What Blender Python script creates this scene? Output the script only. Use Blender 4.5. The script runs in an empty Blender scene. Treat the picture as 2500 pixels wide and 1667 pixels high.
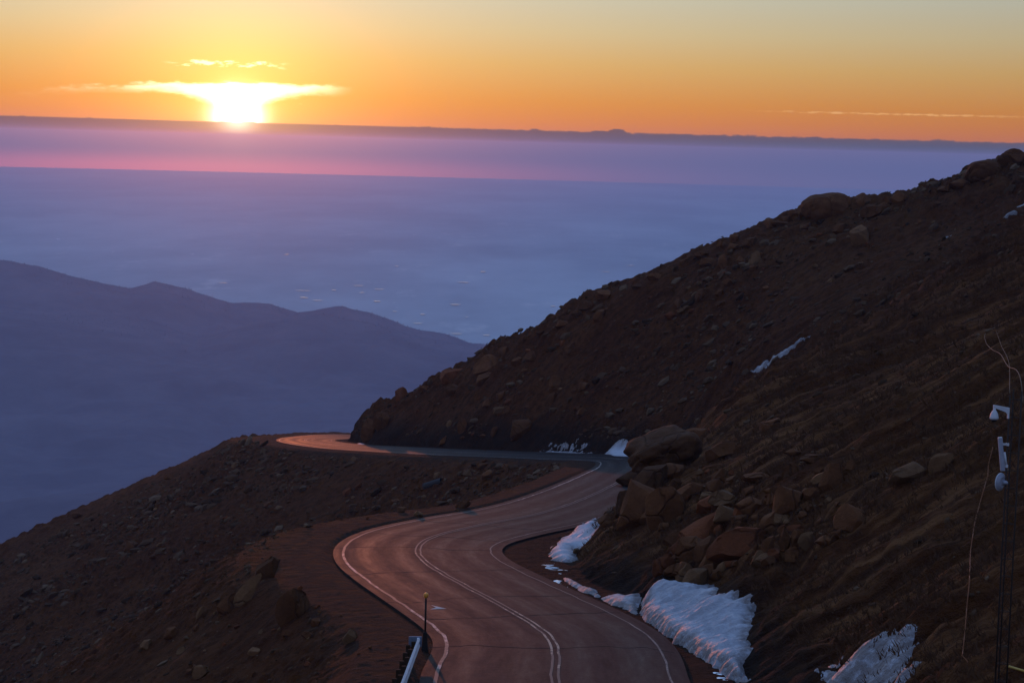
import bpy, bmesh, math, random
import numpy as np
from mathutils import Vector, Matrix

random.seed(7)
rng = np.random.default_rng(11)
SC = bpy.context.scene
COL = SC.collection

# ------------------------------------------------------------------ camera
F = 70 / 36 * 2500                       # focal length in pixels of the 2500 px wide photograph
ROLL, EL = math.radians(1.54), math.radians(-5.645)
cam_d = bpy.data.cameras.new('camera')
cam_d.sensor_width, cam_d.lens = 36.0, 70.0
cam_d.clip_start, cam_d.clip_end = 0.5, 400000.0
cam = bpy.data.objects.new('camera', cam_d)
COL.objects.link(cam)
cam.matrix_world = (Matrix.Rotation(math.pi / 2 + EL, 4, 'X') @ Matrix.Rotation(ROLL, 4, 'Z'))
SC.camera = cam

# ------------------------------------------------------------------ render settings
SC.view_settings.view_transform = 'Standard'
SC.view_settings.look = 'None'
SC.view_settings.exposure = 0.0
SC.view_settings.gamma = 1.0
SC.render.engine = 'CYCLES'
cy = SC.cycles
cy.use_denoising = True
cy.max_bounces, cy.diffuse_bounces, cy.glossy_bounces = 4, 2, 2
cy.transmission_bounces, cy.volume_bounces, cy.transparent_max_bounces = 2, 0, 8
cy.sample_clamp_indirect = 4.0

SUN_EL, SUN_AZ = 0.52, -7.97             # degrees; azimuth from +Y towards +X
SUN_DIR = Vector((math.sin(math.radians(SUN_AZ)) * math.cos(math.radians(SUN_EL)),
                  math.cos(math.radians(SUN_AZ)) * math.cos(math.radians(SUN_EL)),
                  math.sin(math.radians(SUN_EL))))


# ------------------------------------------------------------------ node helper
class X:
    """a socket that supports arithmetic by adding Math nodes"""
    def __init__(s, t, k): s.t, s.k = t, k
    @staticmethod
    def m(t, op, *a, clamp=False):
        n = t.nodes.new('ShaderNodeMath'); n.operation = op; n.use_clamp = clamp
        for i, v in enumerate(a):
            if isinstance(v, X): t.links.new(v.k, n.inputs[i])
            else: n.inputs[i].default_value = v
        return X(t, n.outputs[0])
    def __add__(s, o): return X.m(s.t, 'ADD', s, o)
    __radd__ = __add__
    def __sub__(s, o): return X.m(s.t, 'SUBTRACT', s, o)
    def __rsub__(s, o): return X.m(s.t, 'SUBTRACT', o, s)
    def __mul__(s, o): return X.m(s.t, 'MULTIPLY', s, o)
    __rmul__ = __mul__
    def __truediv__(s, o): return X.m(s.t, 'DIVIDE', s, o)
    def exp(s): return X.m(s.t, 'EXPONENT', s)
    def abs(s): return X.m(s.t, 'ABSOLUTE', s)
    def sat(s): return X.m(s.t, 'ADD', s, 0.0, clamp=True)
    def max(s, o): return X.m(s.t, 'MAXIMUM', s, o)
    def min(s, o): return X.m(s.t, 'MINIMUM', s, o)
    def pow(s, o): return X.m(s.t, 'POWER', s, o)
    def ss(s, a, b):                       # smoothstep
        n = s.t.nodes.new('ShaderNodeMapRange'); n.interpolation_type = 'SMOOTHSTEP'
        s.t.links.new(s.k, n.inputs[0])
        if a <= b:
            n.inputs[1].default_value, n.inputs[2].default_value = a, b
            n.inputs[3].default_value, n.inputs[4].default_value = 0, 1
        else:
            n.inputs[1].default_value, n.inputs[2].default_value = b, a
            n.inputs[3].default_value, n.inputs[4].default_value = 1, 0
        return X(s.t, n.outputs[0])

def ramp(t, fac, stops):
    n = t.nodes.new('ShaderNodeValToRGB'); e = n.color_ramp.elements
    while len(e) < len(stops): e.new(0.5)
    for el, (p, c) in zip(e, stops):
        el.position = p; el.color = (*c, 1)
    t.links.new(fac.k, n.inputs[0])
    return n.outputs[0]

def mix(t, fac, a, b, mode='MIX', clamp=False):
    n = t.nodes.new('ShaderNodeMix'); n.data_type = 'RGBA'; n.blend_type = mode
    n.clamp_factor = clamp
    for i, v in ((0, fac), (6, a), (7, b)):
        if isinstance(v, X): t.links.new(v.k, n.inputs[i])
        elif isinstance(v, bpy.types.NodeSocket): t.links.new(v, n.inputs[i])
        elif i == 0: n.inputs[0].default_value = v
        else: n.inputs[i].default_value = (*v, 1)
    return n.outputs[2]

def noise(t, vec, scale, detail=4, rough=0.5, dist=0.0, out=0):
    n = t.nodes.new('ShaderNodeTexNoise')
    n.inputs['Scale'].default_value = scale; n.inputs['Detail'].default_value = detail
    n.inputs['Roughness'].default_value = rough; n.inputs['Distortion'].default_value = dist
    if vec is not None: t.links.new(vec, n.inputs['Vector'])
    return X(t, n.outputs[out])

def combine(t, x, y, z=0.0):
    n = t.nodes.new('ShaderNodeCombineXYZ')
    for i, v in enumerate((x, y, z)):
        if isinstance(v, X): t.links.new(v.k, n.inputs[i])
        else: n.inputs[i].default_value = v
    return n.outputs[0]

def split(t, sock):
    n = t.nodes.new('ShaderNodeSeparateXYZ'); t.links.new(sock, n.inputs[0])
    return [X(t, o) for o in n.outputs]


# ------------------------------------------------------------------ world: dawn sky
SKY = 1.0
def build_world():
    w = bpy.data.worlds.new('World'); SC.world = w; w.use_nodes = True
    t = w.node_tree; t.nodes.clear()
    out = t.nodes.new('ShaderNodeOutputWorld'); bg = t.nodes.new('ShaderNodeBackground')
    t.links.new(bg.outputs[0], out.inputs[0])
    tc = t.nodes.new('ShaderNodeTexCoord')
    nrm = t.nodes.new('ShaderNodeVectorMath'); nrm.operation = 'NORMALIZE'
    t.links.new(tc.outputs['Generated'], nrm.inputs[0])
    dx, dy, dz = split(t, nrm.outputs[0])
    e = X.m(t, 'ARCSINE', dz) * 57.29578
    az = X.m(t, 'ARCTAN2', dx, dy) * 57.29578
    a = az - SUN_AZ
    a = X.m(t, 'WRAP', a, 180.0, -180.0)
    d = t.nodes.new('ShaderNodeVectorMath'); d.operation = 'DISTANCE'
    t.links.new(nrm.outputs[0], d.inputs[0]); d.inputs[1].default_value = SUN_DIR
    th = X(t, d.outputs['Value']) * 57.29578
    # clear sky: gradient with elevation, going over into the physical sky overhead
    P = lambda v: (v + 2) / 32
    sky = ramp(t, (e + 2) / 32, [
        (P(-2), (.80, .24, .05)), (P(.4), (.84, .24, .040)), (P(1.2), (.83, .32, .050)),
        (P(2.3), (.78, .47, .16)), (P(3.2), (.72, .57, .31)), (P(4.3), (.64, .62, .47)),
        (P(8), (.56, .58, .54)), (P(14), (.56, .76, 1.10)), (P(30), (.52, .86, 1.6))])
    nis = t.nodes.new('ShaderNodeTexSky'); nis.sky_type = 'NISHITA'; nis.sun_disc = False
    nis.sun_elevation = math.radians(SUN_EL + 1.0); nis.sun_rotation = math.radians(SUN_AZ)
    nis.altitude = 4000; nis.air_density = 1.0; nis.dust_density = 1.0; nis.ozone_density = 2.0
    nb = mix(t, 1.0, nis.outputs[0], (.15, .15, .15), 'MULTIPLY')
    sky = mix(t, e.ss(12, 50) * 0.15, sky, nb)
    # falls off away from the sun
    fall = 0.50 + 0.52 * (0.0 - (a.abs() / 24.0).pow(1.5)).exp()
    sky = mix(t, 1.0, sky, combine(t, fall, fall * 0.98 + 0.02, fall * 0.9 + 0.10), 'MULTIPLY')
    # thin clouds: in front of the sun and one thin line to the right
    v1 = combine(t, az * 0.35, e * 2.2)
    n1 = noise(t, v1, 1.0, 5, .55, .3)
    n1b = noise(t, combine(t, az * 2.0, e * 7.0), 1.0, 3, .6)
    thick = 0.11 + 0.50 * (0.0 - (a / 1.25).pow(2.0)).exp() + 0.10 * (0.0 - (a / 3.0).pow(2.0)).exp()
    wob = (n1 - .5) * 0.34 + (n1b - .5) * 0.22
    etop = 1.56 - (a * a) * 0.011 + a * 0.01 + wob
    ebot = etop - thick - (n1 - .5) * 0.5 * thick
    c1 = (etop - e).ss(-.03, .10) * (e - ebot).ss(-.16, .12) * a.ss(-7.5, -3.0) * a.ss(3.4, 1.9)
    c1 = c1 * ((n1 * .6 + n1b * .4) + 1.1 * (0.0 - (a / 2.2).pow(2.0)).exp()).ss(.42, .75)
    band2 = (0.0 - ((e - 2.05) / 0.17).pow(2.0)).exp()
    c2 = (n1b + band2 * 0.5 - 0.93).ss(0, .16) * a.ss(-2.2, -1.2) * a.ss(1.6, .5) * 0.8
    v3 = combine(t, az * 2.6, e * 9.0)
    n3 = noise(t, v3, 1.0, 4, .65)
    band3 = (0.0 - ((e - 1.13) / 0.055).pow(2.0)).exp()
    c3 = (n3 + band3 * 0.45 - 0.83).ss(0, .16) * band3.ss(.2, .8) * az.ss(6.0, 9.0) * az.ss(15.5, 11.5)
    n4 = noise(t, combine(t, az * 0.9 + 31.0, e * 5.0), 1.0, 3, .6)
    c4 = (n4 - 0.69).ss(0, .07) * e.ss(.9, 1.1) * e.ss(2.3, 1.7) * a.abs().ss(14, 6)
    near = (0.0 - th / 3.2).exp()
    cl_b = 0.5 + near * 2.4
    cloud = combine(t, cl_b * 1.25, cl_b * 0.98, cl_b * 0.62)
    sky = mix(t, (c1 * 0.85).max(c2 * 0.8).max(c4 * .30), sky, cloud)
    sky = mix(t, c3 * 0.65, sky, (.92, .50, .19))
    # bank of far cloud lying on the horizon, tufts along its top
    tn = noise(t, combine(t, az * 0.55, 3.0), 1.0, 2, .5)
    tf = noise(t, combine(t, az * 3.0, e * 7.0), 1.0, 4, .62)
    top = 0.42 + (tn - 0.55).max(0.0) * 0.7 + (tf - 0.5) * (0.10 + (tn - .5).max(0.0) * 1.2) * az.ss(-5.0, 0.0)
    bank = (e - top).ss(0.02, -0.03)
    warm = (0.0 - (a / 11.0).pow(2.0)).exp()
    bank_lo = mix(t, (0.0 - ((a + 2.0) / 9.0).pow(2.0)).exp(), (.20, .15, .20), (2.8, .38, .24))
    bank_hi = mix(t, warm, (.06, .075, .10), (.13, .045, .03))
    bk = mix(t, e.ss(-0.35, -0.90), bank_hi, bank_lo)
    bk = mix(t, e.ss(0.15, 0.45) * 0.5, bk, (.19, .10, .085))
    sky = mix(t, bank, sky, bk)
    # sun and the glow round it
    vis = 1.0 - bank * 0.86
    g0 = (0.0 - (th / 0.46).pow(1.7)).exp() * 9.0 * vis
    g1 = (0.0 - th / 1.6).exp() * 1.45 * (1.0 - bank * 0.50)
    g2 = (0.0 - th / 4.6).exp() * 0.52 * (1.0 - bank * 0.45)
    glow = combine(t, g0 + g1 + g2, g0 * .92 + g1 * .60 + g2 * .36, g0 * .8 + g1 * .12 + g2 * .04)
    sky = mix(t, 1.0, sky, glow, 'ADD')
    t.links.new(sky, bg.inputs[0]); bg.inputs[1].default_value = SKY
build_world()

# ------------------------------------------------------------------ sun lamp
sd = bpy.data.lights.new('sun', 'SUN'); sd.energy = 0.95; sd.angle = math.radians(0.55)
sd.color = (1.0, 0.23, 0.06)
so = bpy.data.objects.new('sun', sd); COL.objects.link(so)
so.rotation_euler = (-SUN_DIR).to_track_quat('-Z', 'Y').to_euler()


# ------------------------------------------------------------------ photograph pixel -> direction
def ray(px, py):
    px = np.asarray(px, float); py = np.asarray(py, float)
    u = (px - 1250) / F; v = -(py - 833.5) / F
    c, s = math.cos(ROLL), math.sin(ROLL)
    x = u * c - v * s; y = u * s + v * c
    ce, se = math.cos(EL), math.sin(EL)
    return np.stack([x, ce - y * se, se + y * ce], -1)
def atY(px, py, Y):
    r = ray(px, py); return r * (Y / r[..., 1:2] if r.ndim > 1 else Y / r[1])
def atZ(px, py, Z):
    r = ray(px, py); return r * Z / r[2]


# ------------------------------------------------------------------ numpy noise
def _hash(ix, iy, seed):
    h = (ix.astype(np.int64) * 374761393 + iy.astype(np.int64) * 668265263 + seed * 974634777) & 0x7fffffff
    h = ((h ^ (h >> 13)) * 1274126177) & 0x7fffffff
    return ((h ^ (h >> 16)) & 0xffff) / 65535.0
def vnoise(x, y, seed=0):
    x = np.asarray(x, float); y = np.asarray(y, float)
    ix, iy = np.floor(x), np.floor(y); fx, fy = x - ix, y - iy
    ux = fx * fx * fx * (fx * (fx * 6 - 15) + 10); uy = fy * fy * fy * (fy * (fy * 6 - 15) + 10)
    a = _hash(ix, iy, seed); b = _hash(ix + 1, iy, seed)
    c = _hash(ix, iy + 1, seed); d = _hash(ix + 1, iy + 1, seed)
    return (a + (b - a) * ux) * (1 - uy) + (c + (d - c) * ux) * uy - 0.5
def fbm(x, y, o=4, seed=0, gain=0.5):
    s = 0; amp = 1
    for i in range(o):
        s = s + amp * vnoise(x, y, seed + i * 17)
        x = x * 1.98 + 13.7; y = y * 2.03 + 7.1; amp *= gain
    return s
def cells(x, y, seed=0):
    """rounded stones packed in unit cells: height 0..1"""
    ix, iy = np.floor(x), np.floor(y); h = np.zeros_like(x)
    for i in (-1, 0, 1):
        for j in (-1, 0, 1):
            cx, cy_ = ix + i, iy + j
            px = cx + .15 + .7 * _hash(cx, cy_, seed); py = cy_ + .15 + .7 * _hash(cx, cy_, seed + 5)
            r = .22 + .45 * _hash(cx, cy_, seed + 9) ** 2
            q = 1 - ((x - px) ** 2 + (y - py) ** 2) / (r * r)
            h = np.maximum(h, np.sqrt(np.maximum(q, 0)) * r * 1.4)
    return h
def sstep(a, b, x):
    t = np.clip((x - a) / (b - a), 0, 1); return t * t * (3 - 2 * t)


# ------------------------------------------------------------------ road centre line
CL = [(1355, 1667), (1358, 1595), (1345, 1557), (1294, 1517), (1200, 1464), (1089, 1404), (1036, 1370),
      (1020, 1349), (1022, 1332), (1056, 1310), (1153, 1285), (1298, 1257), (1380, 1234), (1468, 1198),
      (1532, 1163), (1562, 1139), (1540, 1124), (1470, 1117), (1374, 1113), (1280, 1109), (1180, 1105.5), (1087, 1102),
      (960, 1096), (860, 1090), (810, 1085.5), (765, 1079.5), (745, 1074), (764, 1069), (835, 1065.5)]
def road_points():
    p = atZ(*CL[0], -16.0); P = [p]
    for i, c in enumerate(CL[1:]):
        g = 0.10 if i < 14 else 0.122
        q = p
        for k in range(60):
            q = atZ(*c, p[2] - g * np.hypot(*(q - p)[:2]))
        P.append(q); p = q
    return np.array(P)
RP = road_points()
pre = np.array([[9.0, 12, -11.6], [5.2, 34, -13.6], [2.6, 47, -14.9]])
e0 = RP[-1]
post = np.array([[e0[0] + 9, e0[1] + 8, e0[2] - 1.4], [e0[0] + 26, e0[1] + 17, e0[2] - 3.4],
                 [e0[0] + 60, e0[1] + 34, e0[2] - 7], [e0[0] + 120, e0[1] + 70, e0[2] - 15]])
RC = np.vstack([pre, RP, post])
def catmull(P, n=24):
    Q = np.vstack([2 * P[0] - P[1], P, 2 * P[-1] - P[-2]]); out = []
    for i in range(len(P) - 1):
        p0, p1, p2, p3 = Q[i:i + 4]
        t = np.linspace(0, 1, n, endpoint=False)[:, None]
        t0 = 0; t1 = np.linalg.norm(p1 - p0) ** .5; t2 = t1 + np.linalg.norm(p2 - p1) ** .5; t3 = t2 + np.linalg.norm(p3 - p2) ** .5
        tt = t1 + t * (t2 - t1)
        A1 = (t1 - tt) / (t1 - t0) * p0 + (tt - t0) / (t1 - t0) * p1
        A2 = (t2 - tt) / (t2 - t1) * p1 + (tt - t1) / (t2 - t1) * p2
        A3 = (t3 - tt) / (t3 - t2) * p2 + (tt - t2) / (t3 - t2) * p3
        B1 = (t2 - tt) / (t2 - t0) * A1 + (tt - t0) / (t2 - t0) * A2
        B2 = (t3 - tt) / (t3 - t1) * A2 + (tt - t1) / (t3 - t1) * A3
        out.append((t2 - tt) / (t2 - t1) * B1 + (tt - t1) / (t2 - t1) * B2)
    return np.vstack(out + [P[-1:]])
def resample(P, step):
    d = np.r_[0, np.cumsum(np.hypot(*np.diff(P[:, :2], axis=0).T))]
    s = np.arange(0, d[-1], step)
    return np.stack([np.interp(s, d, P[:, k]) for k in range(P.shape[1])], -1), s
def smooth(A, k):
    n = len(A); ker = np.hanning(2 * k + 3)[1:-1]; ker /= ker.sum()
    pad = np.vstack([A[0] + (A[0] - A[1:k + 1][::-1]), A, A[-1] + (A[-1] - A[-k - 1:-1][::-1])])
    return np.stack([np.convolve(pad[:, i], ker, 'valid') for i in range(A.shape[1])], -1)
R, S = resample(catmull(RC), 0.5)
R[:, :2] = smooth(R, 6)[:, :2]; R[:, 2] = smooth(R, 30)[:, 2]
T = np.gradient(R[:, :2], axis=0); T /= np.linalg.norm(T, axis=1)[:, None]
NR = np.stack([T[:, 1], -T[:, 0]], -1)         # to the right of travel (uphill side)
def near_s(x, y): return S[np.argmin((R[:, 0] - x) ** 2 + (R[:, 1] - y) ** 2)]
S_APEX = S[np.argmin(np.where((R[:, 1] > 80) & (R[:, 1] < 110), R[:, 0], 1e9))]
S_BEND = S[np.argmax(np.where((R[:, 1] > 150) & (R[:, 1] < 195), R[:, 0], -1e9))]
S_LOOP = S[np.argmin(np.where(R[:, 1] > 200, R[:, 0], 1e9))]
g = lambda s, c, w: np.exp(-((s - c) / w) ** 2)
SH = 5.9 + 1.8 * g(S, S_APEX - 2, 17) + 0.4 * g(S, S_BEND, 20) + 3.8 * g(S, S_LOOP, 14)     # outer shoulder
DI = 5.3 + 2.6 * g(S, S_APEX + 2, 14) + 0.9 * g(S, S_LOOP, 24)                                # inner ditch
FS = np.interp(S, [0, S_APEX, S_BEND, S_LOOP, S[-1]], [.70, .70, .64, .50, .55])             # fill slope
CUT = np.interp(S, [0, S_APEX - 15, S_APEX, S_APEX + 25, S_BEND - 12, S_BEND, S_BEND + 30, S_LOOP, S[-1]],
                [.75, .75, .75, 2.4, 2.6, 1.3, 2.2, 5.0, 3.0])

# ------------------------------------------------------------------ hill above the road: thin plate spline through points of the hillside
HP = []
for i in range(0, len(S), 14):
    HP.append((*(R[i, :2] + NR[i] * DI[i]), R[i, 2] + .2))
for px, py, Y in [(864, 1046, 279), (884, 1022, 278), (914, 1002, 277), (957, 984, 274), (1015, 962, 270), (1060, 945, 266), (1130, 895, 259), (1222, 843, 252),
                  (1300, 803, 246), (1400, 742, 240), (1500, 700, 237), (1573, 668, 235), (1700, 617, 234), (1800, 574, 234),
                  (1900, 534, 234), (1960, 505, 234), (2100, 500, 235), (2200, 490, 235), (2300, 465, 236), (2380, 425, 237), (2500, 395, 238),
                  (2700, 330, 240)]:
    p = atY(px, py, Y); HP.append(tuple(p)); HP.append((p[0] * 1.06, p[1] + 14, p[2] - 5.5)); HP.append((p[0] * 1.2, p[1] + 60, p[2] - 36))
for px, py, Y in [(1560, 1065, 139), (1650, 1045, 140), (1750, 1012, 140), (1900, 930, 142), (2100, 810, 145), (2300, 690, 150),
                  (2500, 560, 155), (2700, 450, 160)]:
    HP.append(tuple(atY(px, py, Y)))
for q in [(19, 166, -25.5), (28, 172, -20.6), (38.5, 178, -12.2), (50, 181, -8.6), (66, 184, -3)]: HP.append(q)
for px, py, Y in [(1905, 862, 192), (1650, 960, 198), (2200, 640, 203), (2450, 520, 205)]: HP.append(tuple(atY(px, py, Y)))
for Y, xe, ze in [(28, 10.5, -13.2), (44, 8.2, -14.2), (58, 6.9, -15.9), (70, 5.4, -17.2), (85, 2.6, -18.8)]:
    for dxx in (4, 10, 20, 36): HP.append((xe + dxx, Y, ze + .60 * dxx))
for q in [(8, 100, -17.2), (16, 100, -12.8), (28, 100, -7.0), (12, 120, -16.6), (20, 120, -12.6), (32, 120, -7.4)]: HP.append(q)
HP = np.array(HP)
def tps_fit(P, lam=0.4):
    n = len(P); xy = P[:, :2] / 50.0
    r2 = ((xy[:, None] - xy[None]) ** 2).sum(-1)
    K = .5 * r2 * np.log(r2 + 1e-9) + np.eye(n) * lam * 1e-3
    Q = np.c_[np.ones(n), xy]
    A = np.block([[K, Q], [Q.T, np.zeros((3, 3))]])
    return xy, np.linalg.solve(A, np.r_[P[:, 2], 0, 0, 0])
TX, TW = tps_fit(HP)
GX = np.arange(-150, 231, 2.0); GY = np.arange(0, 441, 2.0)
gx, gy = np.meshgrid(GX, GY)
G = np.zeros(gx.size)
q = np.c_[gx.ravel(), gy.ravel()] / 50
for i in range(0, len(q), 8000):
    r2 = ((q[i:i + 8000, None] - TX[None]) ** 2).sum(-1)
    G[i:i + 8000] = (.5 * r2 * np.log(r2 + 1e-9)) @ TW[:-3] + TW[-3] + q[i:i + 8000] @ TW[-2:]
G = G.reshape(gx.shape)
def hill(x, y):
    u = np.clip((x - GX[0]) / 2, 0, len(GX) - 1.001); v = np.clip((y - GY[0]) / 2, 0, len(GY) - 1.001)
    i = u.astype(int); j = v.astype(int); fu = u - i; fv = v - j
    return (G[j, i] * (1 - fu) + G[j, i + 1] * fu) * (1 - fv) + (G[j + 1, i] * (1 - fu) + G[j + 1, i + 1] * fu) * fv

RS = slice(None, None, 2)
R2, NR2, SH2, DI2, FS2, CUT2 = R[RS], NR[RS], SH[RS], DI[RS], FS[RS], CUT[RS]
T2 = T[RS]
R2f, SHf, FSf = R2.astype(np.float32), SH2.astype(np.float32), FS2.astype(np.float32)
def ground(x, y, full=False):
    """height of the mountainside at x, y"""
    x = np.asarray(x, float).ravel(); y = np.asarray(y, float).ravel()
    Z = np.empty_like(x); TT = np.empty_like(x)
    for i in range(0, len(x), 20000):
        xx, yy = x[i:i + 20000], y[i:i + 20000]
        dx = xx[:, None].astype(np.float32) - R2f[None, :, 0]; dy = yy[:, None].astype(np.float32) - R2f[None, :, 1]
        d = np.sqrt(dx * dx + dy * dy)
        k = d.argmin(1); ar = np.arange(len(xx))
        side = dx[ar, k] * NR2[k, 0] + dy[ar, k] * NR2[k, 1]
        dm = d[ar, k]; t = np.where(side >= 0, dm, -dm)
        al = dx[ar, k] * T2[k, 0] + dy[ar, k] * T2[k, 1]
        slope_r = (R2[np.minimum(k + 1, len(R2) - 1), 2] - R2[np.maximum(k - 1, 0), 2]) / 2.0
        zr = R2[k, 2] + al * slope_r
        # outer side: fill slopes falling from the shoulder
        ex = d - SHf[None]; fall = np.maximum(ex, 0) + np.maximum(.45 - np.abs(ex) * .5, 0) ** 2
        zl = (R2f[None, :, 2] - fall * FSf[None]).max(1).astype(float)
        zl = np.minimum(zl + .12, zr - .05 * np.maximum(dm - 4.4, 0)) 
        # rough relief, none on the road bed
        n = fbm(xx * .13, yy * .13, 4, 3) * 1.0 + fbm(xx * .55, yy * .55, 3, 9) * .34
        away_l = sstep(0, 2.5, dm - SH2[k])
        zl = zl + n * away_l * .55
        # inner side: cut and hillside
        zh = hill(xx, yy)
        st = fbm(xx * .05 - yy * .012, yy * .42 + xx * .03, 4, 21)           # grooves down the fall line
        st2 = fbm(xx * .16 - yy * .03, yy * 1.7 + xx * .1, 3, 33)
        nearw = 1 - sstep(95, 150, yy); farw0 = sstep(150, 185, yy)
        zh = zh + n * .55 + st * (.75 + .25 * nearw) + st2 * .34 * nearw + fbm(xx * .9, yy * .9, 3, 41) * .16
        rib = 1 - np.minimum(np.abs(fbm(xx * .10 + yy * .02, yy * .30 - xx * .06, 4, 141)) * 5, 1)
        zh = zh + rib * .9 * farw0 * sstep(-.1, .2, fbm(xx * .03, yy * .03, 2, 151))
        blk = np.abs(fbm(xx * .32, yy * .32, 3, 77)) * 1.6 * sstep(108, 118, yy) * (1 - sstep(150, 160, yy)) * (1 - sstep(16, 26, xx))
        zh = zh + blk
        tt = t - DI2[k] + fbm(xx * .35, yy * .35, 3, 55) * 1.3
        cut = zr - .10 + np.maximum(tt, 0) * CUT2[k] + fbm(xx * .5, yy * .5, 3, 61) * 1.4 * sstep(0, 3, tt)
        zi = np.minimum(np.maximum(zh, zr - .12), cut)
        zi = np.where(tt < 0, zr - .10 + .05 * fbm(xx, yy, 2, 5), zi)
        z = np.where(t > 0, zi, zl)
        rough = sstep(.3, 2.2, np.where(t > 0, tt, dm - SH2[k]))
        farw = sstep(110, 165, yy)
        wx, wy = xx + .5 * fbm(xx * .8, yy * .8, 2, 2), yy + .5 * fbm(xx * .8 + 9, yy * .8, 2, 4)
        rb = (cells(wx * .8, wy * .62, 7) * .70 + cells(wx * 1.5, wy * 1.1, 12) * .30) * farw + cells(wx * 1.9, wy * 1.3, 8) * .26 * (1 - farw)
        patch = sstep(-.25, .25, fbm(xx * .06, yy * .06, 3, 31))
        z = z + rb * rough * (.35 + .65 * patch) * np.where((t > 0) & (yy < 118), .6, 1.0)
        z = z + .045 * fbm(xx * 3.1, yy * 2.3, 3, 301) * sstep(4.6, 5.4, np.abs(t))
        bed = 1 - sstep(4.15, 4.7, np.abs(t))
        z = z * (1 - bed) + (zr - .16) * bed
        Z[i:i + 20000] = z; TT[i:i + 20000] = t
    return (Z, TT) if full else Z

def hit(px, py, lo=30, hi=330, n=1200):
    """where the ray of a pixel meets the mountainside"""
    r = ray(px, py); r = r / r[1]
    Y = np.geomspace(lo, hi, n); P = r[None] * Y[:, None]
    z = ground(P[:, 0], P[:, 1]); k = np.nonzero(P[:, 2] < z)[0]
    if len(k) == 0:
        return r * Y[np.argmin(P[:, 2] - z)]
    k = k[0]
    if k == 0: return P[0]
    d0 = P[k - 1, 2] - z[k - 1]; d1 = z[k] - P[k, 2]; f = d0 / (d0 + d1 + 1e-9)
    return P[k - 1] * (1 - f) + P[k] * f


# ------------------------------------------------------------------ object helpers
def tag(o, label=None, cat=None, group=None, kind=None):
    if label: o['label'] = label
    if cat: o['category'] = cat
    if group: o['group'] = group
    if kind: o['kind'] = kind
    return o
def mesh_np(name, V, Fc, smooth=False):
    V = np.asarray(V, np.float32); Fc = np.asarray(Fc, np.int32)
    me = bpy.data.meshes.new(name); n = Fc.shape[1]
    me.vertices.add(len(V)); me.vertices.foreach_set('co', V.ravel())
    me.loops.add(Fc.size); me.loops.foreach_set('vertex_index', Fc.ravel())
    me.polygons.add(len(Fc)); me.polygons.foreach_set('loop_start', np.arange(0, Fc.size, n, dtype=np.int32))
    me.polygons.foreach_set('use_smooth', np.full(len(Fc), smooth))
    me.update(calc_edges=True); me.validate()
    return me
def attr(me, name, v):
    a = me.attributes.new(name, 'FLOAT', 'POINT'); a.data.foreach_set('value', np.asarray(v, np.float32).ravel())
def link(name, me, mat=None, parent=None):
    o = bpy.data.objects.new(name, me); COL.objects.link(o)
    if mat and not me.materials: me.materials.append(mat)
    if parent: o.parent = parent
    return o
def empty(name, loc, rz=0):
    o = bpy.data.objects.new(name, None); COL.objects.link(o); o.location = loc; o.rotation_euler = (0, 0, rz)
    o.empty_display_size = .2
    return o
def grid_faces(nu, nv):
    i = np.arange(nu * nv).reshape(nu, nv)
    return np.stack([i[:-1, :-1], i[1:, :-1], i[1:, 1:], i[:-1, 1:]], -1).reshape(-1, 4)
def bm_mesh(name, fn, smooth=False, bevel=0):
    bm = bmesh.new(); fn(bm)
    if bevel: bmesh.ops.bevel(bm, geom=list(bm.edges), offset=bevel, segments=2, affect='EDGES', profile=.5)
    me = bpy.data.meshes.new(name); bm.to_mesh(me); bm.free()
    for p in me.polygons: p.use_smooth = smooth
    return me
def box(bm, c, s, rot=None):
    r = bmesh.ops.create_cube(bm, size=1)
    M = Matrix.Translation(c) @ (rot.to_4x4() if rot else Matrix.Identity(4)) @ Matrix.Diagonal((*s, 1))
    bmesh.ops.transform(bm, matrix=M, verts=r['verts'])
def tube(bm, pts, rad, seg=8, caps=True):
    pts = [Vector(p) for p in pts]; rings = []
    rads = rad if isinstance(rad, (list, tuple)) else [rad] * len(pts)
    up = None
    for i, p in enumerate(pts):
        d = (pts[min(i + 1, len(pts) - 1)] - pts[max(i - 1, 0)]).normalized()
        if up is None:
            up = Vector((0, 0, 1)) if abs(d.z) < .9 else Vector((1, 0, 0))
        a = d.cross(up).normalized(); b = a.cross(d).normalized(); up = b
        rings.append([bm.verts.new(p + (a * math.cos(k * 2 * math.pi / seg) + b * math.sin(k * 2 * math.pi / seg)) * rads[i]) for k in range(seg)])
    for r0, r1 in zip(rings, rings[1:]):
        for k in range(seg): bm.faces.new((r0[k], r0[(k + 1) % seg], r1[(k + 1) % seg], r1[k]))
    if caps: bm.faces.new(rings[0][::-1]); bm.faces.new(rings[-1])
def lathe(bm, prof, seg=20, M=None):
    rings = []; M = M or Matrix.Identity(4)
    for r, z in prof:
        if r < 1e-5: rings.append([bm.verts.new(M @ Vector((0, 0, z)))] * seg)
        else: rings.append([bm.verts.new(M @ Vector((r * math.cos(k * 2 * math.pi / seg), r * math.sin(k * 2 * math.pi / seg), z))) for k in range(seg)])
    for a, b in zip(rings, rings[1:]):
        for k in range(seg):
            f = []
            for v in (a[k], a[(k + 1) % seg], b[(k + 1) % seg], b[k]):
                if v not in f: f.append(v)
            if len(f) > 2: bm.faces.new(f)


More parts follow.
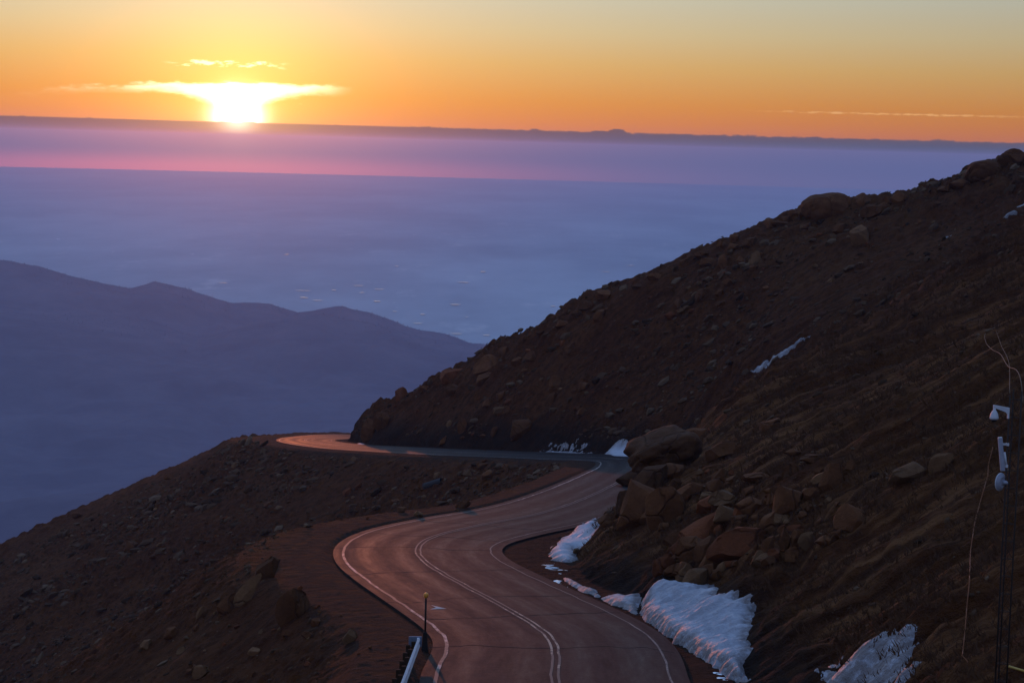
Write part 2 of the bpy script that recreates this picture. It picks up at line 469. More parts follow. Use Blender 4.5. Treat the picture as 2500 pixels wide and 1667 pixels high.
# ------------------------------------------------------------------ materials
def new_mat(name):
    m = bpy.data.materials.new(name); m.use_nodes = True; t = m.node_tree
    b = t.nodes['Principled BSDF']
    return m, t, b
def bump(t, b, h, strength, dist):
    n = t.nodes.new('ShaderNodeBump'); n.inputs['Strength'].default_value = strength; n.inputs['Distance'].default_value = dist
    t.links.new(h.k, n.inputs['Height']); t.links.new(n.outputs[0], b.inputs['Normal'])
def setc(t, b, c):
    if isinstance(c, bpy.types.NodeSocket): t.links.new(c, b.inputs['Base Color'])
    else: b.inputs['Base Color'].default_value = (*c, 1)
def obj_pos(t):
    n = t.nodes.new('ShaderNodeNewGeometry'); return n.outputs['Position']
def attr_node(t, name):
    n = t.nodes.new('ShaderNodeAttribute'); n.attribute_name = name; return X(t, n.outputs['Fac'])
def simple(name, col, rough=.5, metal=0.0, var=.25, scale=8.0):
    m, t, b = new_mat(name)
    n = noise(t, obj_pos(t), scale, 4, .6)
    c = mix(t, n, tuple(v * (1 - var) for v in col), tuple(min(1, v * (1 + var)) for v in col))
    b.inputs['Specular IOR Level'].default_value = .3 if rough < .6 else .1
    setc(t, b, c); b.inputs['Roughness'].default_value = rough; b.inputs['Metallic'].default_value = metal
    return m

def mat_ground():
    m, t, b = new_mat('mountain_soil')
    pos = obj_pos(t); x, y, z = split(t, pos)
    right = attr_node(t, 'uphill')
    n1 = noise(t, pos, .12, 4, .6); n2 = noise(t, pos, 1.3, 5, .65); n3 = noise(t, pos, 6.0, 4, .7)
    stv = combine(t, x * .10 - y * .02, y * 1.6 + x * .12, z * .2)
    st = noise(t, stv, 1.0, 5, .65)
    c = mix(t, n1.ss(.3, .7), (.058, .025, .0155), (.076, .038, .023))
    c = mix(t, n2.ss(.38, .66) * .85, c, (.030, .0125, .0085))
    c = mix(t, n3.ss(.55, .75) * .5, c, (.120, .068, .048))
    grass = noise(t, pos, .07, 3, .6).ss(.42, .62) * right * z.ss(-26.0, -12.0)
    c = mix(t, grass * noise(t, pos, 2.2, 4, .7).ss(.35, .6) * .5, c, (.080, .050, .034))
    c = mix(t, st.ss(.48, .66) * right * y.ss(165.0, 95.0) * .75, c, (.165, .100, .074))
    c = mix(t, st.ss(.48, .32) * right * .7, c, (.022, .010, .0075))
    gr = attr_node(t, 'gravel')
    c = mix(t, gr * .85 * n2.ss(.25, .6), c, mix(t, n3, (.011, .0115, .018), (.024, .0235, .034)))
    c = mix(t, attr_node(t, 'ditch') * .75, c, (.011, .0085, .011))
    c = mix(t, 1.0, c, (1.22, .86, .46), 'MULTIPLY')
    setc(t, b, c); b.inputs['Roughness'].default_value = .97; b.inputs['Specular IOR Level'].default_value = .05
    h = n2 * .8 + n3 * .35 + st * .7 * right
    bump(t, b, h, 1.0, .8)
    return m
def mat_rock(name, c0, c1):
    m, t, b = new_mat(name)
    tc = t.nodes.new('ShaderNodeTexCoord'); oi = t.nodes.new('ShaderNodeObjectInfo')
    pos = obj_pos(t); rnd = X(t, oi.outputs['Random'])
    n1 = noise(t, pos, 1.1, 5, .6); n2 = noise(t, pos, 7.0, 4, .7)
    c = mix(t, n1.ss(.3, .7), c0, c1)
    c = mix(t, n2.ss(.5, .72) * .45, c, tuple(v * .5 for v in c0))
    c = mix(t, n2.ss(.42, .3) * .35, c, tuple(min(1, v * 1.5) for v in c1))
    k = rnd * .55 + .75
    c = mix(t, 1.0, c, combine(t, k, k, k), 'MULTIPLY')
    vo = t.nodes.new('ShaderNodeTexVoronoi'); vo.feature = 'DISTANCE_TO_EDGE'; vo.inputs['Scale'].default_value = .42
    wv = t.nodes.new('ShaderNodeVectorMath'); wv.operation = 'ADD'
    nv = t.nodes.new('ShaderNodeTexNoise'); nv.inputs['Scale'].default_value = 1.1; t.links.new(pos, nv.inputs['Vector'])
    t.links.new(pos, wv.inputs[0]); t.links.new(nv.outputs['Color'], wv.inputs[1]); t.links.new(wv.outputs[0], vo.inputs['Vector'])
    crack = X(t, vo.outputs['Distance']).ss(.0, .035)
    c = mix(t, (1.0 - crack) * .35, c, tuple(v * .25 for v in c0))
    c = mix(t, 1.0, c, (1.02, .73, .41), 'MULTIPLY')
    setc(t, b, c); b.inputs['Roughness'].default_value = .9; b.inputs['Specular IOR Level'].default_value = .08
    bump(t, b, n1 * .7 + n2 * .4 + crack * .5, .9, .16)
    return m
def mat_asphalt():
    m, t, b = new_mat('asphalt')
    s = attr_node(t, 'along'); c_ = attr_node(t, 'across')
    n1 = noise(t, combine(t, s * .045, c_ * 1.1), 1.0, 4, .6)
    n2 = noise(t, combine(t, s * .5, c_ * 3.0), 1.0, 4, .7)
    n3 = noise(t, obj_pos(t), 9.0, 3, .7)
    track = (0.0 - ((c_.abs() - 1.8).abs() - .85).pow(2.0) * 6.0).exp()
    c = mix(t, n1, (.008, .0060, .0066), (.0175, .0132, .0138))
    pt_ = noise(t, combine(t, s * .14, c_ * .45 + 7.0), 1.0, 3, .6, .6)
    c = mix(t, pt_.ss(.52, .62) * .6, c, (.0075, .006, .0062))
    c = mix(t, n3.ss(.45, .8) * .5, c, (.036, .0245, .021))
    c = mix(t, n2.ss(.6, .8) * .4, c, (.014, .010, .010))
    setc(t, b, c)
    r = .70 - track * .10 + (n1 - .5) * .34 + (n2 - .5) * .36
    t.links.new(r.max(.30).k, b.inputs['Roughness']); b.inputs['Specular IOR Level'].default_value = .032
    bump(t, b, n3 * .5 + n2 * .3 + noise(t, obj_pos(t), 3.0, 3, .6) * .5, .8, .02)
    return m
def mat_paint(name, col, keep, sc=5.0):
    """worn road paint: the asphalt shows where it has gone"""
    m, t, b = new_mat(name)
    s = attr_node(t, 'along'); c_ = attr_node(t, 'across')
    n = noise(t, combine(t, s * .8, c_ * 3), 1.0, 5, .75); n2 = noise(t, combine(t, s * .06, c_ * .1 + 4), 1.0, 2, .5)
    k = (n * .75 + n2 * .65).ss(.78 - keep, .86 - keep)
    setc(t, b, mix(t, k, (.022, .015, .0135), col)); b.inputs['Roughness'].default_value = .60; b.inputs['Specular IOR Level'].default_value = .24
    return m
def mat_snow():
    m, t, b = new_mat('snow')
    pos = obj_pos(t); x, y, z = split(t, pos)
    n = noise(t, combine(t, x * 1.0, y * 5.0, z * 2), 1.0, 4, .6); n2 = noise(t, pos, 3.0, 4, .7)
    d = attr_node(t, 'dirt')
    c = mix(t, n * .6 + noise(t, pos, 9.0, 3, .7) * .4, (.24, .25, .29), (.45, .45, .48))
    c = mix(t, (d * (n2.ss(.28, .55) * .8 + .2)).sat() * .85, c, (.11, .078, .066))
    setc(t, b, c); b.inputs['Roughness'].default_value = .6
    b.inputs['Specular IOR Level'].default_value = .3
    bump(t, b, n * .6 + n2 * .5 + noise(t, pos, 8.0, 3, .7) * .4, 1.0, .16)
    return m
M_GROUND = mat_ground()
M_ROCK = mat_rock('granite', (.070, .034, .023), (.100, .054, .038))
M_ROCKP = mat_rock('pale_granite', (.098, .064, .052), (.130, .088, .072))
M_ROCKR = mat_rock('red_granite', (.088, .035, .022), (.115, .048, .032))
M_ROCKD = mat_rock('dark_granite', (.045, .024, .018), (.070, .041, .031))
M_ASPH = mat_asphalt()
M_WHITE = mat_paint('white_road_paint', (.24, .175, .15), .10)
M_WHITE2 = mat_paint('faded_white_road_paint', (.10, .077, .068), .03)
M_YEL = mat_paint('yellow_road_paint', (.22, .16, .11), .05)
M_SNOW = mat_snow()
M_STEEL = simple('galvanised_steel', (.60, .60, .62), .5, .1)
M_WOOD = simple('weathered_post_wood', (.034, .019, .011), .95)
M_DARK = simple('dark_steel', (.030, .020, .016), .7, .0)
M_BLACK = simple('black_rubber', (.014, .012, .012), .6)
M_ORANGE = simple('orange_reflector', (.62, .24, .03), .35)
M_HOUS = simple('white_plastic_housing', (.40, .40, .42), .45)
M_GREY = simple('grey_plastic', (.24, .24, .28), .5)
M_CORD = simple('orange_cord', (.20, .075, .035), .8)
M_WIRE = simple('pale_wire', (.11, .075, .05), .8)
M_PIPE = simple('corrugated_pipe_metal', (.035, .034, .036), .8, .0)
M_YPOST = simple('yellow_painted_steel', (.36, .22, .04), .5)
mg, tg, bg_ = new_mat('dome_glass'); setc(tg, bg_, (.01, .01, .012)); bg_.inputs['Roughness'].default_value = .06
M_DOME = mg
mi, ti, bi = new_mat('wet_ice'); setc(ti, bi, (.62, .66, .70)); bi.inputs['Roughness'].default_value = .12
bump(ti, bi, noise(ti, obj_pos(ti), 7.0, 3, .6), .25, .02)
M_ICE = mi
M_TAR = simple('crack_sealing_tar', (.010, .008, .008), .95)


# ------------------------------------------------------------------ mountainside
def build_mountainside():
    azs = np.radians(np.r_[np.linspace(-27, -15.6, 60, endpoint=False), np.linspace(-15.6, 15.6, 680, endpoint=False), np.linspace(15.6, 30, 70)])
    rs = np.r_[np.geomspace(26, 44, 40, endpoint=False), np.geomspace(44, 320, 960), np.geomspace(323, 620, 40)]
    A, Q = np.meshgrid(azs, rs, indexing='ij')
    x = (Q * np.sin(A)).ravel(); y = (Q * np.cos(A)).ravel()
    z, t = ground(x, y, True)
    me = mesh_np('mountainside', np.c_[x, y, z], grid_faces(len(azs), len(rs)), True)
    attr(me, 'uphill', sstep(5, 8, t))
    attr(me, 'ditch', (t > 0) * (1 - sstep(6.0, 9.0, t)))
    attr(me, 'gravel', 1 - sstep(6.0, 8.0, np.abs(t)))
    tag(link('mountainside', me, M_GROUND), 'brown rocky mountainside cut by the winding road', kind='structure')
build_mountainside()

# ------------------------------------------------------------------ road with its markings
i0 = np.searchsorted(S, near_s(9, 20)); i1 = len(S) - 10
def strip(name, t0, t1, mat, parent, lift=0.0, s0=None, s1=None, wob=0.0, nt=2):
    a = i0 if s0 is None else np.searchsorted(S, s0); b = i1 if s1 is None else np.searchsorted(S, s1)
    k = np.arange(a, b)
    tt = np.linspace(t0, t1, nt)
    w = (fbm(S[k] * .7, S[k] * 0 + t0 * 3, 3, 91) * wob)[:, None]
    off = tt[None] + w
    Px = R[k, 0][:, None] + NR[k, 0][:, None] * off; Py = R[k, 1][:, None] + NR[k, 1][:, None] * off
    Pz = R[k, 2][:, None] - .012 * np.abs(off) + lift
    me = mesh_np(name, np.stack([Px, Py, Pz], -1).reshape(-1, 3), grid_faces(len(k), nt)[:, ::-1], True)
    attr(me, 'along', np.repeat(S[k], nt)); attr(me, 'across', off.ravel())
    return link(name, me, mat, parent)
road = strip('road', -4.08, 4.15, M_ASPH, None, 0.0, nt=13, wob=.0)
tag(road, 'dark asphalt road winding round the mountainside', kind='structure')
def skirt(name, t, s):
    k = np.arange(i0, i1)
    Px = R[k, 0] + NR[k, 0] * t; Py = R[k, 1] + NR[k, 1] * t; Pz = R[k, 2] - .012 * abs(t)
    V = np.stack([np.c_[Px, Py, Pz], np.c_[Px + NR[k, 0] * s * .05, Py + NR[k, 1] * s * .05, Pz - .30]], 1).reshape(-1, 3)
    me = mesh_np(name, V, grid_faces(len(k), 2), False); attr(me, 'along', np.repeat(S[k], 2)); attr(me, 'across', np.full(2 * len(k), t))
    link(name, me, M_ASPH, road)
skirt('road_edge', -4.08, -1); skirt('road_edge', 4.15, 1)
strip('edge_line', -3.66, -3.54, M_WHITE, road, .012, wob=.05)
strip('edge_line', 3.53, 3.60, M_WHITE2, road, .012, wob=.06)
for o in (-.15, .07): strip('centre_line', o, o + .08, M_YEL, road, .012, wob=.05)
def cross_seam(px, py, t0=-4.2, t1=4.0, w=.035):
    P = hit(px, py); k = np.argmin((R[:, 0] - P[0]) ** 2 + (R[:, 1] - P[1]) ** 2)
    ts = np.linspace(t0, t1, 40); j = fbm(ts * .7, ts * 0 + px, 4, 5) * .9 + (ts * .06)
    kk = np.clip(k + j / .5, 0, len(S) - 2); f = kk - np.floor(kk); kk = kk.astype(int)
    pos = lambda d: np.stack([R[kk, n] * (1 - f) + R[kk + 1, n] * f + (NR[kk, n] * ts + T[kk, n] * d if n < 2 else .006 - .012 * np.abs(ts)) for n in range(3)], -1)
    wv = w * (.6 + np.abs(fbm(ts * 2, ts * 0 + py, 2, 6)) * 1.4)
    V = np.stack([pos(-wv), pos(wv)], 1).reshape(-1, 3)
    link('tar_seam', mesh_np('tar_seam', V, grid_faces(40, 2), True), M_TAR, road)
for px, py in [(1180, 1517), (1140, 1468), (1060, 1402), (1250, 1590), (1040, 1345), (1090, 1318), (1200, 1290)]: cross_seam(px, py)
# painted arrowhead on the outer lane
def arrow():
    V = [hit(px, py) + np.array([0, 0, .17]) for px, py in [(1052, 1487), (1090, 1493.5), (1050, 1495), (1064, 1492)]]
    V = [(p[0], p[1], np.interp(0, [0], [R[np.argmin((R[:, 0] - p[0]) ** 2 + (R[:, 1] - p[1]) ** 2), 2]]) - .012 * 2.4 + .02) for p in V]
    me = bpy.data.meshes.new('painted_arrow'); me.from_pydata(V, [], [(0, 3, 1), (3, 2, 1)]); me.update()
    link('painted_arrow', me, simple('arrow_paint', (.36, .30, .27), .7), road)
arrow()

# ------------------------------------------------------------------ plain, foothills, ponds, haze
PLAIN = -520.0
def build_far():
    azs = np.radians(np.linspace(0, 360, 181)[:-1]); rs = np.r_[1500, np.geomspace(2500, 30000, 24)]
    V = [(r * math.sin(a), r * math.cos(a), PLAIN) for r in rs for a in azs]
    n = len(azs); i = np.arange(len(V)).reshape(len(rs), n)
    Fc = np.stack([i[:-1], np.roll(i, -1, 1)[:-1], np.roll(i, -1, 1)[1:], i[1:]], -1).reshape(-1, 4)
    m, t, b = new_mat('plain_farmland'); pos = obj_pos(t); x, y, z = split(t, pos)
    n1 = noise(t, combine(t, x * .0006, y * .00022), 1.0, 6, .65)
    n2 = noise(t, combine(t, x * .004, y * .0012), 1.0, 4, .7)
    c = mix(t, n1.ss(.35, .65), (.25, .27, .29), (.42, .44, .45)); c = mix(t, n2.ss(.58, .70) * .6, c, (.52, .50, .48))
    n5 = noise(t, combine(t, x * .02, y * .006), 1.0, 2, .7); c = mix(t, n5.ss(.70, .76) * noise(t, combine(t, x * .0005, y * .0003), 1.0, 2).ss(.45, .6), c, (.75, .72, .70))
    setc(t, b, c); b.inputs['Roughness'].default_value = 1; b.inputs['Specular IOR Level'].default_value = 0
    tag(link('plain', mesh_np('plain', V, Fc, True), m), 'hazy blue plain stretching to the horizon', kind='structure')
    # foothills below the mountain
    c1x = np.array([-500, -250, 0, 90, 160, 250, 310, 370, 440, 560, 660, 725, 775, 830, 880, 990, 1090, 1150, 1230, 1330, 1500, 2600])
    c1y = np.array([590, 610, 633, 641, 666, 690, 698, 680, 692, 735, 737, 758, 750, 744, 757, 790, 817, 832, 842, 870, 900, 930])
    c2x = np.array([-500, 0, 300, 480, 560, 640, 780, 900, 1000, 1100, 1230, 1400, 2600]); c2y = np.array([760, 770, 800, 826, 800, 782, 766, 786, 815, 835, 850, 880, 980])
    c3x = np.array([-500, 0, 213, 415, 600, 900, 2600]); c3y = np.array([1235, 1212, 1185, 1164, 1160, 1180, 1300])
    c4x = np.array([-500, 600, 1000, 1180, 1290, 1420, 1600, 2600]); c4y = np.array([930, 900, 870, 812, 805, 828, 850, 900])
    azs = np.linspace(math.radians(-26), math.radians(26), 560)
    pxa = 1250 + np.tan(azs) * F
    def zz(cx, cy, r):
        py = np.interp(pxa, cx, cy); d = ray(pxa, py); return d[:, 2] / np.hypot(d[:, 0], d[:, 1]) * r
    k1, k2, k3 = zz(c1x, c1y, 5000), zz(c2x, c2y, 4150), zz(c3x, c3y, 1800)
    kr = np.array([620, 1300, 1800, 2150, 2700, 3400, 4150, 4500, 5000, 5500, 6600])
    K = np.stack([k3 - 90, k3 - 60, k3, k3 - 70, 0 * k3 - 445, 0 * k3 - 425, k2, np.minimum(k2, k1) - 35, k1, k1 - 130, 0 * k1 - 640], 1)
    rs = np.r_[np.geomspace(620, 1500, 30, endpoint=False), np.linspace(1500, 6600, 330)]
    Z = np.stack([np.interp(rs, kr, K[i]) for i in range(len(azs))])
    Z = smooth(Z.T, 3).T
    A, Q = np.meshgrid(azs, rs, indexing='ij'); x = Q * np.sin(A); y = Q * np.cos(A)
    crest = np.exp(-((Q - 5000) / 250) ** 2) + np.exp(-((Q - 4150) / 200) ** 2) + np.exp(-((Q - 1800) / 150) ** 2)
    Z = Z + fbm(x * .0022, y * .0022, 6, 3) * 60 * (1 - .8 * np.clip(crest, 0, 1)) + fbm(x * .012, y * .012, 4, 8) * 7
    Z = np.where(Q > 5600, np.minimum(Z, PLAIN - 8), Z)
    me = mesh_np('foothills', np.stack([x, y, Z], -1).reshape(-1, 3), grid_faces(*Z.shape), True)
    m2, t2, b2 = new_mat('haze_tinted_forest'); nn = noise(t2, obj_pos(t2), .006, 8, .75).ss(.3, .75)
    setc(t2, b2, mix(t2, nn, (.095, .080, .105), (.145, .122, .148))); b2.inputs['Roughness'].default_value = 1; b2.inputs['Specular IOR Level'].default_value = 0  # violet haze tint and brightness put into the forest base colour
    tag(link('foothills', me, m2), 'blue forested foothill ridges fading into haze', kind='structure')
    # distant forest on the crests: one mass of small conifers
    n = 9000
    ia = rng.integers(0, len(azs) - 1, n); rr = np.where(rng.random(n) < .7, 5000 + rng.normal(0, 110, n), 4150 + rng.normal(0, 120, n))
    ir = np.searchsorted(rs, rr).clip(0, len(rs) - 1); az = azs[ia] + rng.random(n) * (azs[1] - azs[0])
    cx, cy_ = rs[ir] * np.sin(az), rs[ir] * np.cos(az); cz = Z[ia, ir] - 1.5
    ok = cz > PLAIN; cx, cy_, cz = cx[ok], cy_[ok], cz[ok]; n = len(cx)
    h = rng.uniform(2.5, 5.0, n); w = h * .22
    base = np.array([[1, 0], [-.5, .87], [-.5, -.87]])
    V = np.zeros((n, 4, 3)); V[:, :3, 0] = cx[:, None] + base[None, :, 0] * w[:, None]; V[:, :3, 1] = cy_[:, None] + base[None, :, 1] * w[:, None]
    V[:, :3, 2] = cz[:, None]; V[:, 3] = np.c_[cx, cy_, cz + h]
    b4 = np.arange(n)[:, None] * 4
    Fc = np.concatenate([b4 + np.array([0, 1, 3]), b4 + np.array([1, 2, 3]), b4 + np.array([2, 0, 3])])
    tag(link('forest', mesh_np('forest', V.reshape(-1, 3), Fc), m2), 'far conifers along the foothill crests', 'forest', kind='stuff')
    # ponds and bright roofs catching the sky on the plain
    mw, tw, bw = new_mat('still_water'); setc(tw, bw, (.30, .34, .38)); bw.inputs['Roughness'].default_value = .05; bw.inputs['Specular IOR Level'].default_value = 1.0
    spots = [(545, 690, 24, 0), (738, 709, 42, 0), (876, 697, 30, 1), (885, 714, 18, 1), (925, 706, 28, 1), (1133, 689, 34, 1), (1180, 663, 16, 1), (968, 650, 14, 1), (1112, 743, 30, 1),
             (1032, 767, 14, 2), (964, 760, 14, 2), (1140, 774, 8, 2), (1112, 814, 34, 2), (1188, 818, 20, 2), (1478, 663, 22, 3), (1350, 747, 16, 3), (1355, 776, 50, 3), (1020, 789, 24, 2),
             (776, 733, 30, 0), (742, 726, 26, 0), (815, 708, 14, 0), (1660, 635, 34, 3), (1540, 648, 22, 3), (920, 735, 20, 1), (700, 621, 12, 0)]
    ORD = ['first', 'second', 'third', 'fourth', 'fifth', 'sixth', 'seventh', 'eighth', 'ninth', 'tenth']
    words = ['beyond the left foothill ridge', 'in the middle of the plain', 'at the foot of the ridge', 'beside the rocky slope']
    for px, py, w, k in sorted(spots):
        nth = ORD[sum(1 for q in spots if q[3] == k and q < (px, py, w, k))]
        p = atZ(px, py, PLAIN + 3.0); Y = p[1]; wm = w * Y / F * .5; dm = 1.9 * Y * rng.uniform(.6, 1.3) / F / (abs(p[2]) / Y) * .5
        nv = 18; ang = np.linspace(0, 2 * math.pi, nv, endpoint=False); rr = rng.uniform(.6, 1.1, nv)
        V = np.c_[np.cos(ang) * rr * wm, np.sin(ang) * rr * dm, np.zeros(nv)]
        V = np.vstack([V, [[0, 0, 0]]]); Fc = [[i, (i + 1) % nv, nv] for i in range(nv)]
        o = link('pond', mesh_np('pond', V, Fc), mw); o.location = p
        tag(o, nth + ' from the left of the water slivers glinting ' + words[k], 'pond', 'ponds glinting on the plain ' + words[k])
    # the air
    me = bm_mesh('haze', lambda bm: box(bm, (0, 0, (36 - 660) / 2), (61000, 61000, 36 + 660)))
    mh = bpy.data.materials.new('haze_air'); mh.use_nodes = True; th = mh.node_tree; th.nodes.clear()
    oh = th.nodes.new('ShaderNodeOutputMaterial'); ad = th.nodes.new('ShaderNodeAddShader')
    for k, (col, den, g_) in enumerate([((.44, .64, 1.0), 6.4e-5, .10), ((1.0, .52, .52), 1.0e-5, .88)]):
        pv = th.nodes.new('ShaderNodeVolumePrincipled')
        pv.inputs['Color'].default_value = (*col, 1); pv.inputs['Density'].default_value = den; pv.inputs['Anisotropy'].default_value = g_
        th.links.new(pv.outputs[0], ad.inputs[k])
    th.links.new(ad.outputs[0], oh.inputs['Volume'])
    o = link('haze', me, mh); tag(o, 'pale blue dawn haze filling the air over the plain', kind='stuff')
build_far()

# ------------------------------------------------------------------ rocks
def rock_mesh(seed, slab=False, sub=3, soft=False):
    r = np.random.default_rng(seed)
    bm = bmesh.new(); bmesh.ops.create_icosphere(bm, subdivisions=sub, radius=1)
    V = np.array([v.co[:] for v in bm.verts])
    for k in range(22 if slab else 17):
        n = r.normal(size=3); n /= np.linalg.norm(n); d = r.uniform(.42, .74)
        if soft: d = r.uniform(.55, .86)
        over = np.maximum(V @ n - d, 0); V = V - over[:, None] * n * (.86 if soft else .985)
    V = V * (1 + .10 * fbm(V[:, 0] * 1.7 + seed, V[:, 1] * 1.7 + V[:, 2] * 1.3, 4, seed)[:, None])
    V += r.normal(0, .004, V.shape)
    V = (V - V.min(0)) / (V.max(0) - V.min(0)) - .5
    for v, c in zip(bm.verts, V): v.co = c
    me = bpy.data.meshes.new('boulder'); bm.to_mesh(me); bm.free()
    for p in me.polygons: p.use_smooth = True
    me.set_sharp_from_angle(angle=math.radians(24))
    return me
ROCKS = {}
def rock_data(i, mat, soft=False):
    k = (i % 14, mat.name, soft)
    if k not in ROCKS:
        me = rock_mesh(100 + k[0], k[0] % 2 == 0, 3, soft); me.materials.append(mat); ROCKS[k] = me
    return ROCKS[k]
_ri = [0]
def boulder(px, py, w, h, label, group=None, mat=None, tilt=0.0, depth=.85, sink=.22, name='boulder', P=None, cat='boulder', soft=False):
    """a rock whose base stands on the slope seen at (px, py + h/2); w and h are its size in photograph pixels"""
    _ri[0] += 1; i = _ri[0]
    if P is None: P = hit(px, py + h * .38)
    s = P[1] / F; W, H = w * s, h * s
    o = link(name, rock_data(i * 5 + 3, mat or M_ROCK, soft))
    o.scale = (W * 1.08, W * depth, H * 1.25)
    o.location = (P[0], P[1] + W * depth * .22, P[2] + H * (.5 - sink))
    o.rotation_euler = (random.uniform(-.12, .12), math.radians(tilt) + ROLL, random.uniform(-.35, .35))
    if group is None: MARKS.append((px, py, label))
    tag(o, label, cat, group); return o
MARKS = []
B = boulder
# ridge crest against the haze, right to left
B(2478, 382, 52, 36, 'topmost dark rock pile on the crest at the right edge of the picture')
B(2452, 392, 34, 34, 'upright dark rock beside the topmost crest pile')
B(2378, 425, 34, 34, 'rounded left half of the split squarish crest boulder')
B(2405, 438, 26, 20, 'small brown boulder tucked under the squarish crest boulder')
B(2345, 450, 50, 26, 'low sloping slab on the crest left of the squarish boulder')
B(2312, 461, 42, 16, 'flat thin slab at the foot of the upper crest rocks')
B(2214, 481, 14, 14, 'tiny pointed stone standing alone on the crest')
B(2193, 484, 36, 30, 'rounded boulder, right one of the leaning crest pair', soft=True)
B(2168, 490, 34, 22, 'low boulder, left one of the leaning crest pair')
B(2105, 488, 44, 32, 'dome shaped boulder between the largest crest boulder and the leaning pair', soft=True)
B(2072, 490, 22, 18, 'small stone wedged right of the largest crest boulder')
B(1972, 512, 46, 30, 'rounded boulder leaning on the left end of the largest crest boulder')
B(1936, 520, 24, 18, 'small dark boulder on the crest left of the largest one')
B(1916, 538, 34, 20, 'low brown boulder on the crest above the upper slope')
B(1880, 545, 27, 24, 'dark rounded boulder jutting from the crest', soft=True)
B(1905, 545, 40, 16, 'flat slab right of the dark jutting boulder')
B(1792, 583, 26, 22, 'flat topped block on the middle crest')
B(1757, 597, 14, 20, 'thin upright stone on the middle crest')
B(1768, 600, 12, 12, 'small stone beside the thin upright stone')
B(1832, 592, 36, 26, 'smooth boulder just under the middle crest')
B(1790, 602, 26, 16, 'wedge shaped stone below the flat topped block')
B(1712, 622, 36, 18, 'long dark boulder on the crest left of the upright stone')
B(1730, 640, 44, 20, 'long tilted slab under the middle crest')
B(1766, 638, 28, 34, 'broad boulder on the slope below the upright stone', tilt=-15)
B(1846, 630, 34, 34, 'pale pinkish block on the slope below the middle crest', mat=M_ROCKP)
B(1838, 654, 24, 16, 'small block under the pale pinkish one')
B(1808, 636, 24, 20, 'boulder left of the pale pinkish block')
B(1666, 642, 20, 14, 'small dark boulder on the crest above the plain')
B(1600, 676, 38, 18, 'flat overhanging slab on the lower crest')
B(1560, 700, 34, 14, 'thin layered slab leading down the crest')
B(1473, 722, 40, 26, 'rounded boulder at the left end of the middle crest')
B(1430, 748, 38, 26, 'dark boulder stepping down the crest')
B(1408, 766, 26, 26, 'blocky boulder below the dark stepping one')
B(1463, 770, 30, 30, 'brown boulder just under the stepping crest boulders')
B(1375, 790, 34, 16, 'low slab on the crest above the rubble')
B(1320, 812, 24, 12, 'pointed overhanging slab on the lower crest')
B(1284, 826, 18, 10, 'small knob of rock on the lower crest')
B(1232, 855, 28, 18, 'rounded boulder on the lower crest')
B(1190, 885, 80, 34, 'long bare rock face sloping down the lower crest', tilt=-24)
B(1102, 916, 54, 34, 'domed boulder on the crest above the far bend', mat=M_ROCKR)
B(1106, 950, 40, 24, 'half buried slab below the domed crest boulder')
B(979, 962, 32, 30, 'tilted boulder standing on the crest above the rock nose', tilt=-18, mat=M_ROCKR)
B(1040, 948, 24, 12, 'flat stone on the crest between domed and tilted boulders')
B(1180, 925, 44, 24, 'leaning slab on the slope above the far road', tilt=-30)
# slope rocks
B(2102, 578, 46, 50, 'pointed pale boulder alone on the upper slope', tilt=-25, mat=M_ROCKP)
B(2128, 518, 56, 34, 'broad brown boulder on the slope under the crest', tilt=-15)
B(2158, 505, 30, 24, 'round boulder beside the broad brown one under the crest')
B(2052, 558, 34, 26, 'half buried boulder left of the pointed pale one')
B(1716, 720, 38, 30, 'lone rounded boulder in the middle of the far slope', tilt=-20, soft=True)
B(1778, 690, 24, 22, 'smaller boulder above the lone rounded one')
B(1355, 936, 30, 40, 'upright block in the rubble above the far road')
B(1348, 972, 26, 26, 'block under the upright one above the far road')
B(1298, 868, 36, 22, 'brown boulder under the lower crest')
B(1218, 1002, 26, 20, 'pale faced boulder low on the far cut slope', mat=M_ROCKP)
B(1272, 1046, 62, 50, 'big tilted slab low on the cut slope above the far road', tilt=-35)
B(1208, 1052, 20, 22, 'small block left of the big tilted slab')
B(1128, 1040, 24, 40, 'upright rib of rock in the cut above the far road', depth=.5)
B(900, 1050, 40, 60, 'dark rock buttress at the tip of the nose by the far bend', depth=.6)
B(930, 1030, 40, 46, 'rugged rock rib on the nose above the far bend', depth=.6)
# outcrop at the right bend
def round_boulder(P, w, d, h, label, seed, tilt, turn=.25, power=3.6, noise_=.22, mat=None):
    """weathered rounded block: a rounded box with shallow flats and dents; sizes in metres"""
    r = np.random.default_rng(seed); bm = bmesh.new(); bmesh.ops.create_icosphere(bm, subdivisions=5, radius=1)
    V = np.array([v.co[:] for v in bm.verts])
    V = V / (np.abs(V) ** power).sum(1, keepdims=True) ** (1 / power)
    for k in range(9):
        n = r.normal(size=3); n /= np.linalg.norm(n); over = np.maximum(V @ n - r.uniform(.95, 1.2), 0); V = V - over[:, None] * n * .9
    V = V * (1 + noise_ * fbm(V[:, 0] * 1.5 + seed - 5, V[:, 1] * 1.3 + V[:, 2] * 1.6, 5, seed + 4)[:, None])
    for v, c in zip(bm.verts, V * .5): v.co = c
    me = bpy.data.meshes.new('boulder'); bm.to_mesh(me); bm.free(); me.materials.append(mat or M_ROCK)
    for p in me.polygons: p.use_smooth = True
    o = link('boulder', me); o.scale = (w, d, h); o.location = P; o.rotation_euler = (0, math.radians(tilt), turn)
    tag(o, label, 'boulder')
P_ = atY(1616, 1106, hit(1560, 1200)[1] + 3.0); u_ = P_[1] / F
round_boulder(P_, 168 * u_, 170 * u_, 96 * u_, 'large smooth boulder overhanging the inside of the right bend', 5, -20, mat=M_ROCKD)
